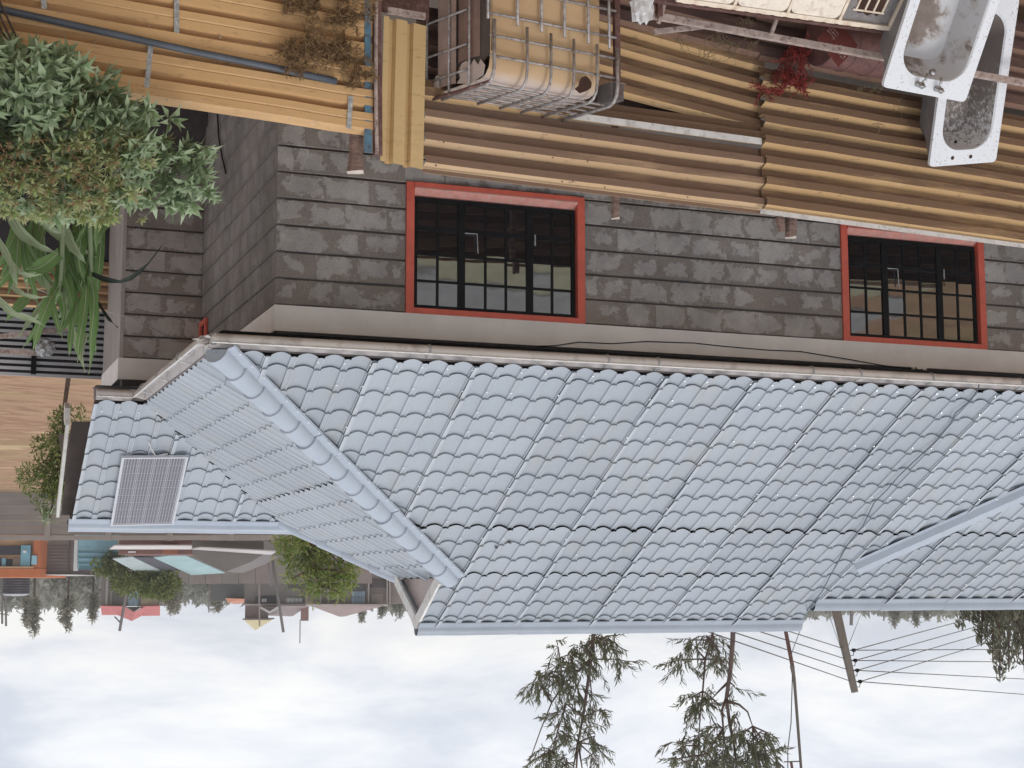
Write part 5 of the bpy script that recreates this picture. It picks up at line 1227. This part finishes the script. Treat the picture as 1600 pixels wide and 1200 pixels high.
# poles
def pole(label, x0, y0, x1, y1, d, r0, r1, mat='bark', name='utility_pole', grp=None, cat='pole'):
    p, q = far(x0, y0, d), far(x1, y1, d); t = (q-p).normalized(); p = p-t*((p.z+1.3)/t.z); return wire(name, label, cat, [p, q], r0, mat, grp, n=2)
M['poleg'] = simple('grey timber pole', (.15, .128, .108), .9, var=.2, scale=3, stretch=(1, 1, .2)); M['polefar'] = simple('far pole', (.17, .15, .145), .9, var=.1)
M['wirem'] = simple('wire', (.10, .10, .085), .6, var=.05, bump=0); M['wirepale'] = simple('pale wire', (.16, .16, .13), .6, var=.05, bump=0)
pole('thin far pole with a brace standing before the red roofed house', 201, 905, 187, 986, 150, .14, .14, 'polefar'); wire('pole_brace', 'short slanted brace near the top of the far pole by the red roof', 'brace', [far(179, 963.5, 150), far(189, 974, 150)], .07, 'polefar')
pole('short far pole on the tan shed, nearer the leaning pole', 1331, 940, 1330, 977, 155, .17, .17, 'polefar'); pole('thinner far pole at the end of the tan shed', 1381.5, 940, 1381, 970, 170, .09, .09, 'polefar')
pole('far pole with bare stub standing over the tower house', 432, 915, 443, 988, 160, .15, .15, 'polefar')
pole('thin twin poles above the dark low building, left one', 327, 930, 326.5, 957, 190, .08, .08, 'polefar')
pole('pale thin pole in the gap left of the big shrub', 420, 880, 424, 915, 140, .1, .1, 'polefar')
for x in (3, 9): pole('bare crossed pole at the photograph edge near the tank, %s' % ('outer one' if x == 3 else 'inner one'), x, 935, x+.5, 973+x*.6, 170, .12, .1, 'polefar')
wire('crossbar', 'thin crossbar on the bare poles near the water tank', 'bar', [far(-5, 958, 170), far(14, 961, 170)], .06, 'polefar')
# leaning utility pole with wires
d = 46; P0 = far(1303, 938, d); P1 = far(1335.5, 1081, d); t = (P1-P0).normalized(); Pb = P0-t*((P0.z+1.3)/t.z)
up = thing('utility_pole', 'thick leaning grey timber utility pole carrying four wires behind the roof', 'utility pole', Pb)
m = MB(); m.tube([Pb, P0, P1], [.155, .135, .10], 12); m.build('pole', M['poleg'], up, smooth=True); m = MB(); m.tube([P1+t*.002, P1+t*.02], [.10, .095], 12); m.build('pale_top', fm((.6, .6, .6)), up)
INS = [(1334, 1016), (1336.5, 1032), (1339.5, 1047.5), (1344, 1065)]
for x, y in INS:
    m = MB(); p = far(x, y, d-.05); m.tube([p-RH*-.10, p], [.02, .03], 6); m.tube([p+V((0, 0, -.05)), p+V((0, 0, -.0)), p+V((0, 0, .05))], [.05, .065, .04], 8); m.build('insulator', M['black'], up)
    m = MB(); m.tube([p+V((0, 0, .05)), p+RH*.02+Z*.15, p+RH*.16+Z*.16, p+RH*.18+Z*.02], .012, 5); m.build('wire_loop', M['black'], up)
for i, ((x, y), yr, yl) in enumerate(zip(INS, (1014.5, 1034.5, 1061, 1085), (944, 958.5, 971, 987))):
    p = far(x, y, d); nm = ('lowest', 'second lowest', 'second highest', 'highest')[i]
    a = far(1600, yr, 60); wire('power_line', f'{nm} of the four level wires running outward from the leaning pole', 'power line', [p, p+(a-p)*2.2], .014, 'wirem', 'wires on the leaning pole')
    a = far(1600, yl, 75); wire('power_line', f'{nm} of the four wires crossing before the dark conifer', 'power line', [p, p+(a-p)*1.8], .015, 'wirepale', 'wires on the leaning pole')
for i, ((xp, yp), yl) in enumerate(zip(((1316, 1013), (1319, 1029), (1323, 1046), (1328, 1064)), (992, 1007, 1022, 1037))):
    nm = ('lowest', 'second lowest', 'second highest', 'highest')[i]
    p = far(xp, yp, d); a = far(1250, yl, 38); wire('power_line', f'{nm} of the four wires between the leaning pole and the forked tree', 'power line', [p, p+(a-p)*3.6], .0135, 'wirem', 'wires on the leaning pole')
wire('stay_wire', 'thin pale stay wire slanting down just left of the leaning pole', 'wire', [far(1314, 1014, d), far(1298, 968, d), far(1296, 940, d)], .008, 'wirepale'); wire('stay_wire', 'thin stay wire dropping outward from the lowest insulator of the leaning pole', 'wire', [far(1326, 1008, d), far(1346, 958, d+30)], .010, 'wirem')
# mast behind the ridge
mast = thing('antenna_mast', 'thin rusty and grey metal mast rising behind the end of the main ridge', 'mast', far(1222, 960, 24)-Z*5)
m = MB(); m.tube([far(1224, 950, 24)-Z*5.5, far(1227.5, 985, 24), far(1239, 1045, 24)], .030, 7); m.build('lower_tube', M['maroon'], mast); m = MB(); m.tube([far(1237.5, 1040, 24), far(1241, 1060, 24), far(1254, 1230, 24)], [.034, .024, .02], 7); m.build('upper_tube', M['poleg'], mast)
m = MB(); m.tube([far(1225, 1190.5, 24), far(1252, 1189.5, 24)], .010, 6); m.build('cross_arm', M['poleg'], mast); m = MB(); m.tube([far(1236, 1190, 24), far(1240, 1215, 24)], .02, 6); m.build('dipole', M['maroon'], mast)
wire('mast_cable', 'thin cable hanging beside the metal mast', 'cable', [mast_top, far(1238, 1062, 24), far(1236, 1130, 24), far(1231, 1170, 24), far(1231, 1230, 24)], .008, 'wirem')
# ---------------------------------------------------------------- trees
def spray(mb, rs, p, d, n, L, w, tw):
    for i in range(n):
        f = i/n; q = p+d*(tw*f)
        for s_ in range(2): leaf(mb, q+rdir(rs)*.02, (d*1.0+rdir(rs)*.6+Z*.3).normalized(), rdir(rs), L*rs.uniform(.6, 1.2), w, .3)
def tall_tree(name, label, stems, clumps, d, seed, rad=.05, n=18):
    rs = random.Random(seed); base = far(*stems[0][0], d); t = thing(name, label, 'tree', V((base.x, base.y, -1.2)), 'thin trees behind the ridge')
    for k, st in enumerate(stems):
        P = [far(x, y, d+rs.uniform(-.2, .2)) for x, y in st]
        if k == 0: P = [V((P[0].x, P[0].y, -1.3))]+P
        r0 = rad*(1 if k == 0 else .5); m = MB(); m.tube(P, [r0*(1-.7*i/(len(P)-1)) for i in range(len(P))], 7); m.build('trunk' if k == 0 else 'limb', M['barkred'], t, smooth=True)
    l, b = MB(), MB(); allp = [(x, y) for st in stems for x, y in st]
    for (x, y, rx, ry, cnt) in clumps:
        for c in range(int(cnt*1.15)):
            px, py = x+rs.gauss(0, rx*.5), y+rs.gauss(0, ry*.5); p = far(px, py, d+rs.uniform(-.5, .5)); q = far(x, y, d)
            dd = ((p-q)*.8+RH*rs.uniform(-.2, .2)+Z*rs.uniform(-.05, .35)).normalized(); tw = rs.uniform(.25, .5)
            b.tube([q.lerp(p, .3), p, p+dd*tw*.7], [.010, .007, .004], 4); spray(l, rs, p, dd, n//2-1, .20, .025, tw*1.1)
        q0 = min(allp, key=lambda s_: abs(s_[0]-x)+abs(s_[1]-y)*.6); b.tube([far(*q0, d), far(x, y, d)], [.018, .010], 5)
    tag(b.build('twigs', M['barkred'], t), kind='stuff'); l.build('crown', M['treeleaf'], t)
tall_tree('thin_tree', 'thin leaning tree with ragged leaf sprays above the middle of the ridge', [[(930, 960), (926, 1005), (921, 1050), (911, 1120), (903, 1160), (899, 1230)], [(922, 1030), (900, 1052), (880, 1070), (862, 1098), (845, 1140), (820, 1210)], [(911, 1120), (885, 1100), (872, 1140), (858, 1190)], [(903, 1160), (893, 1215)], [(903, 1160), (912, 1215)]],
    [(932, 998, 18, 8, 16), (955, 1005, 14, 10, 8), (965, 1030, 10, 12, 6), (905, 1010, 16, 10, 8), (890, 1022, 14, 12, 8), (872, 1010, 10, 10, 4), (893, 1045, 20, 14, 14), (865, 1055, 18, 12, 12), (843, 1070, 14, 12, 8), (838, 1050, 8, 8, 4), (900, 1075, 14, 12, 9), (880, 1112, 14, 10, 9), (930, 1035, 10, 12, 4), (925, 1090, 10, 16, 5), (935, 1110, 8, 10, 4), (930, 1150, 14, 14, 6), (918, 1135, 12, 12, 4), (870, 1145, 14, 12, 8), (858, 1170, 16, 14, 9), (895, 1150, 16, 12, 6), (850, 1190, 18, 10, 8), (925, 1180, 14, 14, 6), (885, 1185, 18, 14, 9), (935, 1165, 8, 8, 3)], 30, 41)
tall_tree('thin_tree', 'forked reddish tree with sparse leaves left of the metal mast', [[(1146, 960), (1145, 1000), (1141, 1050), (1135, 1090), (1140, 1130), (1148, 1170), (1154, 1230)], [(1135, 1090), (1128, 1110), (1131, 1150), (1138, 1200)], [(1139, 1065), (1125, 1078), (1112, 1092)], [(1136, 1095), (1155, 1101), (1168, 1112), (1176, 1135)], [(1130, 1140), (1115, 1160), (1106, 1178)]],
    [(1148, 1072, 5, 5, 2), (1150, 1120, 10, 10, 4), (1160, 1145, 16, 14, 12), (1185, 1160, 18, 14, 10), (1200, 1145, 12, 10, 5), (1178, 1175, 22, 14, 14), (1205, 1175, 12, 12, 6), (1130, 1170, 16, 14, 10), (1095, 1180, 18, 10, 10), (1060, 1185, 16, 8, 6), (1150, 1190, 22, 8, 12), (1120, 1130, 10, 12, 5), (1115, 1190, 24, 10, 10)], 28, 43, rad=.055)
tall_tree('thin_tree', 'very slender tree with tufted leaves between the other two thin trees', [[(1118, 960), (1112, 1000), (1102, 1030), (1098, 1080), (1094, 1120), (1091, 1165)]],
    [(1105, 995, 16, 8, 8), (1080, 1000, 10, 8, 4), (1062, 1030, 10, 12, 8), (1120, 1030, 14, 14, 10), (1118, 1010, 10, 8, 5), (1085, 1010, 10, 8, 3), (1098, 1100, 16, 14, 13), (1080, 1090, 10, 10, 4), (1110, 1088, 10, 8, 4), (1092, 1150, 16, 10, 9), (1070, 1165, 16, 10, 7)], 29, 47, rad=.03)
# dark drooping conifer at the photograph's right edge
rs = random.Random(5); d = 62
cf = thing('conifer', 'dark drooping conifer clump beside the crossing power lines', 'tree', far(1590, 930, d)-Z*8); l, b = MB(), MB()
for tx, ty in ((1562, 1066), (1575, 1050), (1600, 1052), (1550, 1030), (1590, 1030), (1620, 1060), (1535, 1010), (1505, 985), (1560, 1000), (1600, 1000), (1640, 1040), (1520, 975), (1540, 960), (1580, 970), (1610, 960)):
    top = far(tx+rs.uniform(-2, 2), ty, d+rs.uniform(-3, 3)); bx = far(1585+(tx-1585)*.8, 925, d); bx.z -= 3; b.tube([bx, bx.lerp(top, .6), top], [.12, .08, .02], 5)
    H = top.z-bx.z; nst = int(H*38)
    for i in range(nst):
        f = rs.random()**.8; p = top.lerp(bx, f); rr = .12+f*1.1*min(1, H/6); a = rs.uniform(0, 6.28); e = p+V((cos(a), sin(a), -.25))*rr*rs.uniform(.3, 1)
        for k in range(4): leaf(l, e+rdir(rs)*.12, (V((cos(a)*.4, sin(a)*.4, -.8))+rdir(rs)*.5).normalized(), rdir(rs), .24, .085, .1)
tag(b.build('trunks', M['bark'], cf), kind='stuff'); l.build('crown', M['conifer'], cf)
# bush tree in front of the far houses
d = 44; c0_ = far(492, 850, d)
tree('bush_tree', 'bright green bushy tree rising behind the hip of the tiled roof', 'tree', [V((c0_.x, c0_.y, -1.2)), far(495, 850, d), far(490, 890, d), far(500, 915, d)], .10,
     [(far(x, y, d+rs.uniform(-.5, .5)), r, k) for x, y, r, k in ((480, 855, .55, 6), (455, 860, .45, 4), (505, 868, .55, 6), (530, 880, .45, 4), (470, 880, .5, 5), (500, 895, .5, 6), (530, 905, .42, 4), (485, 910, .35, 3), (545, 895, .3, 2), (515, 920, .35, 3), (440, 845, .35, 2), (470, 840, .4, 4), (520, 850, .4, 4), (548, 912, .22, 1), (455, 905, .25, 1), (535, 928, .22, 1), (495, 925, .25, 1))], 'bushleaf', 4200, .17, .040, 31, lumps=5)
# green mound of creeper over the teal roofs
d = 127
tree('green_mound', 'dense olive green mound of foliage behind the teal roofed shed', 'tree', [far(220, 820, d), far(220, 880, d), far(220, 905, d)], .25,
     [(far(x, y, d+rs.uniform(-.6, 1.4)), r, k) for x, y, r, k in ((185, 885, 1.3, 5), (180, 897, .9, 3), (205, 900, 1.5, 7), (230, 905, 1.5, 7), (250, 912, 1.2, 5), (215, 915, 1.2, 5), (240, 922, .9, 4), (262, 905, 1.1, 3), (258, 922, .6, 2), (195, 912, .8, 3), (175, 878, .7, 2))], 'moundleaf', 6500, .36, .16, 33, lumps=9)
# far trees one can tell apart
k = 0
for (x, yb, yt, w, d, mat, lab) in ((53, 925, 990, 11, 200, 'hazetree', 'tall narrow far tree with a spindly top right above the stone building'), (42, 925, 975, 5, 205, 'hazetree', 'thin far spire tree beside the tallest narrow one'), (106, 925, 980, 14, 190, 'hazetree', 'ragged far tree with gaps, second tall one from the water tank'), (145, 925, 967, 8, 210, 'hazetree', 'small pointed far tree next to the red roofed house'),
        (268, 915, 952, 12, 200, 'hazetree', 'rounded grey far tree just past the red roofed house'), (274, 915, 957, 7, 204, 'hazetree', 'slim grey far tree behind the rounded one'), (340, 930, 952, 12, 220, 'hazetree', 'bare thin far tree over the dark low building'), (565, 935, 970, 4, 260, 'hazetree', 'small spire tree beyond the long brown house'),
        (625, 920, 962, 14, 230, 'farwood', 'hazy bushy tree next to the roof gablet'), (597, 925, 960, 9, 240, 'farwood', 'hazy far tree between the brown house and the gablet'), (1397, 935, 976, 12, 260, 'farwood', 'lumpy far tree at the end of the tan shed'), (1431, 935, 977, 7, 270, 'farwood', 'tall hazy far tree beyond the tan shed'), (1449, 935, 968, 9, 280, 'farwood', 'low hazy far tree left of the conifer')):
    r = w/F_PX*d; k += 1; hh = (yt-yb)
    tree('far_tree', lab, 'tree', [V((far(x, yb, d).x, far(x, yb, d).y, -1.2)), far(x, yb+hh*.5, d), far(x, yt, d)], .18,
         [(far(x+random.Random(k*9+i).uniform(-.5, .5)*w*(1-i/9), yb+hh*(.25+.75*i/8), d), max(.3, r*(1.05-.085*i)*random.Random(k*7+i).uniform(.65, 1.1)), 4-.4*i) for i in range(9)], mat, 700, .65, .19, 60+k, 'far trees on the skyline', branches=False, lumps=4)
fw = MB(); rs = random.Random(8)
for (xa, xb, n, lo, hi, d) in ((-400, -60, 90, 934, 952, 330), (-60, 180, 190, 934, 956, 330), (55, 165, 90, 918, 948, 230), (180, 660, 190, 930, 948, 340), (560, 690, 90, 934, 960, 300), (1180, 1640, 330, 942, 962, 380), (1240, 1310, 60, 948, 972, 300), (1380, 1500, 80, 948, 972, 320), (1480, 1660, 80, 940, 968, 200), (1660, 2100, 110, 942, 962, 330)):
    for i in range(n):
        x = rs.uniform(xa, xb); y = lo+(hi-lo)*(.5+.5*mn.noise(V((x*.045, d, 0))))+rs.gauss(0, 3); c = far(x, y, d+rs.uniform(-15, 15)); r = rs.uniform(.7, 1.5)*d/330
        zb_ = -1.2
        nl = 16
        for j in range(nl*3):
            f = rs.random()**.7; p = V((c.x, c.y, c.z))-Z*((c.z+1.2)*f)+V((rs.gauss(0, r*(.5+f)), rs.gauss(0, r), 0)); leaf(fw, p, rdir(rs, .3), rdir(rs), 2.0*d/330, .9*d/330)
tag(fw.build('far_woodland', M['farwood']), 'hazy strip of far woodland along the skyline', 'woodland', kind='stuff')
# low scrub on the soil in front of and beyond the boundary wall
sc = MB(); rs = random.Random(12)
for i in range(260):
    x = rs.uniform(-100, 640); d = rs.uniform(165, 300)
    q = far(x, 900, d); q.z = -1.1; r = rs.uniform(.6, 2.2)
    for j in range(14): leaf(sc, q+V((rs.gauss(0, r), rs.gauss(0, r), abs(rs.gauss(0, r*.7)))), rdir(rs, .5), rdir(rs), rs.uniform(.35, .7), .25)
tag(sc.build('scrub', M['hazetree']), 'low grey green scrub on the open ground beyond the boundary wall', 'scrub', kind='stuff')

# ---------------------------------------------------------------- the thin haze over the far town
hm = bpy.data.materials.new('haze air'); hm.use_nodes = True; ht = hm.node_tree; ht.nodes.clear()
ho = ht.nodes.new('ShaderNodeOutputMaterial'); hv = ht.nodes.new('ShaderNodeVolumePrincipled'); hv.inputs['Color'].default_value = (1, 1, 1, 1); hv.inputs['Density'].default_value = .00045; hv.inputs['Anisotropy'].default_value = .2
ht.links.new(hv.outputs[0], ho.inputs['Volume'])
m = MB(); m.box(-700, 480, -150, 700, -2.6, 24); tag(m.build('haze', hm), 'thin pale haze over the whole place', 'haze', kind='stuff')
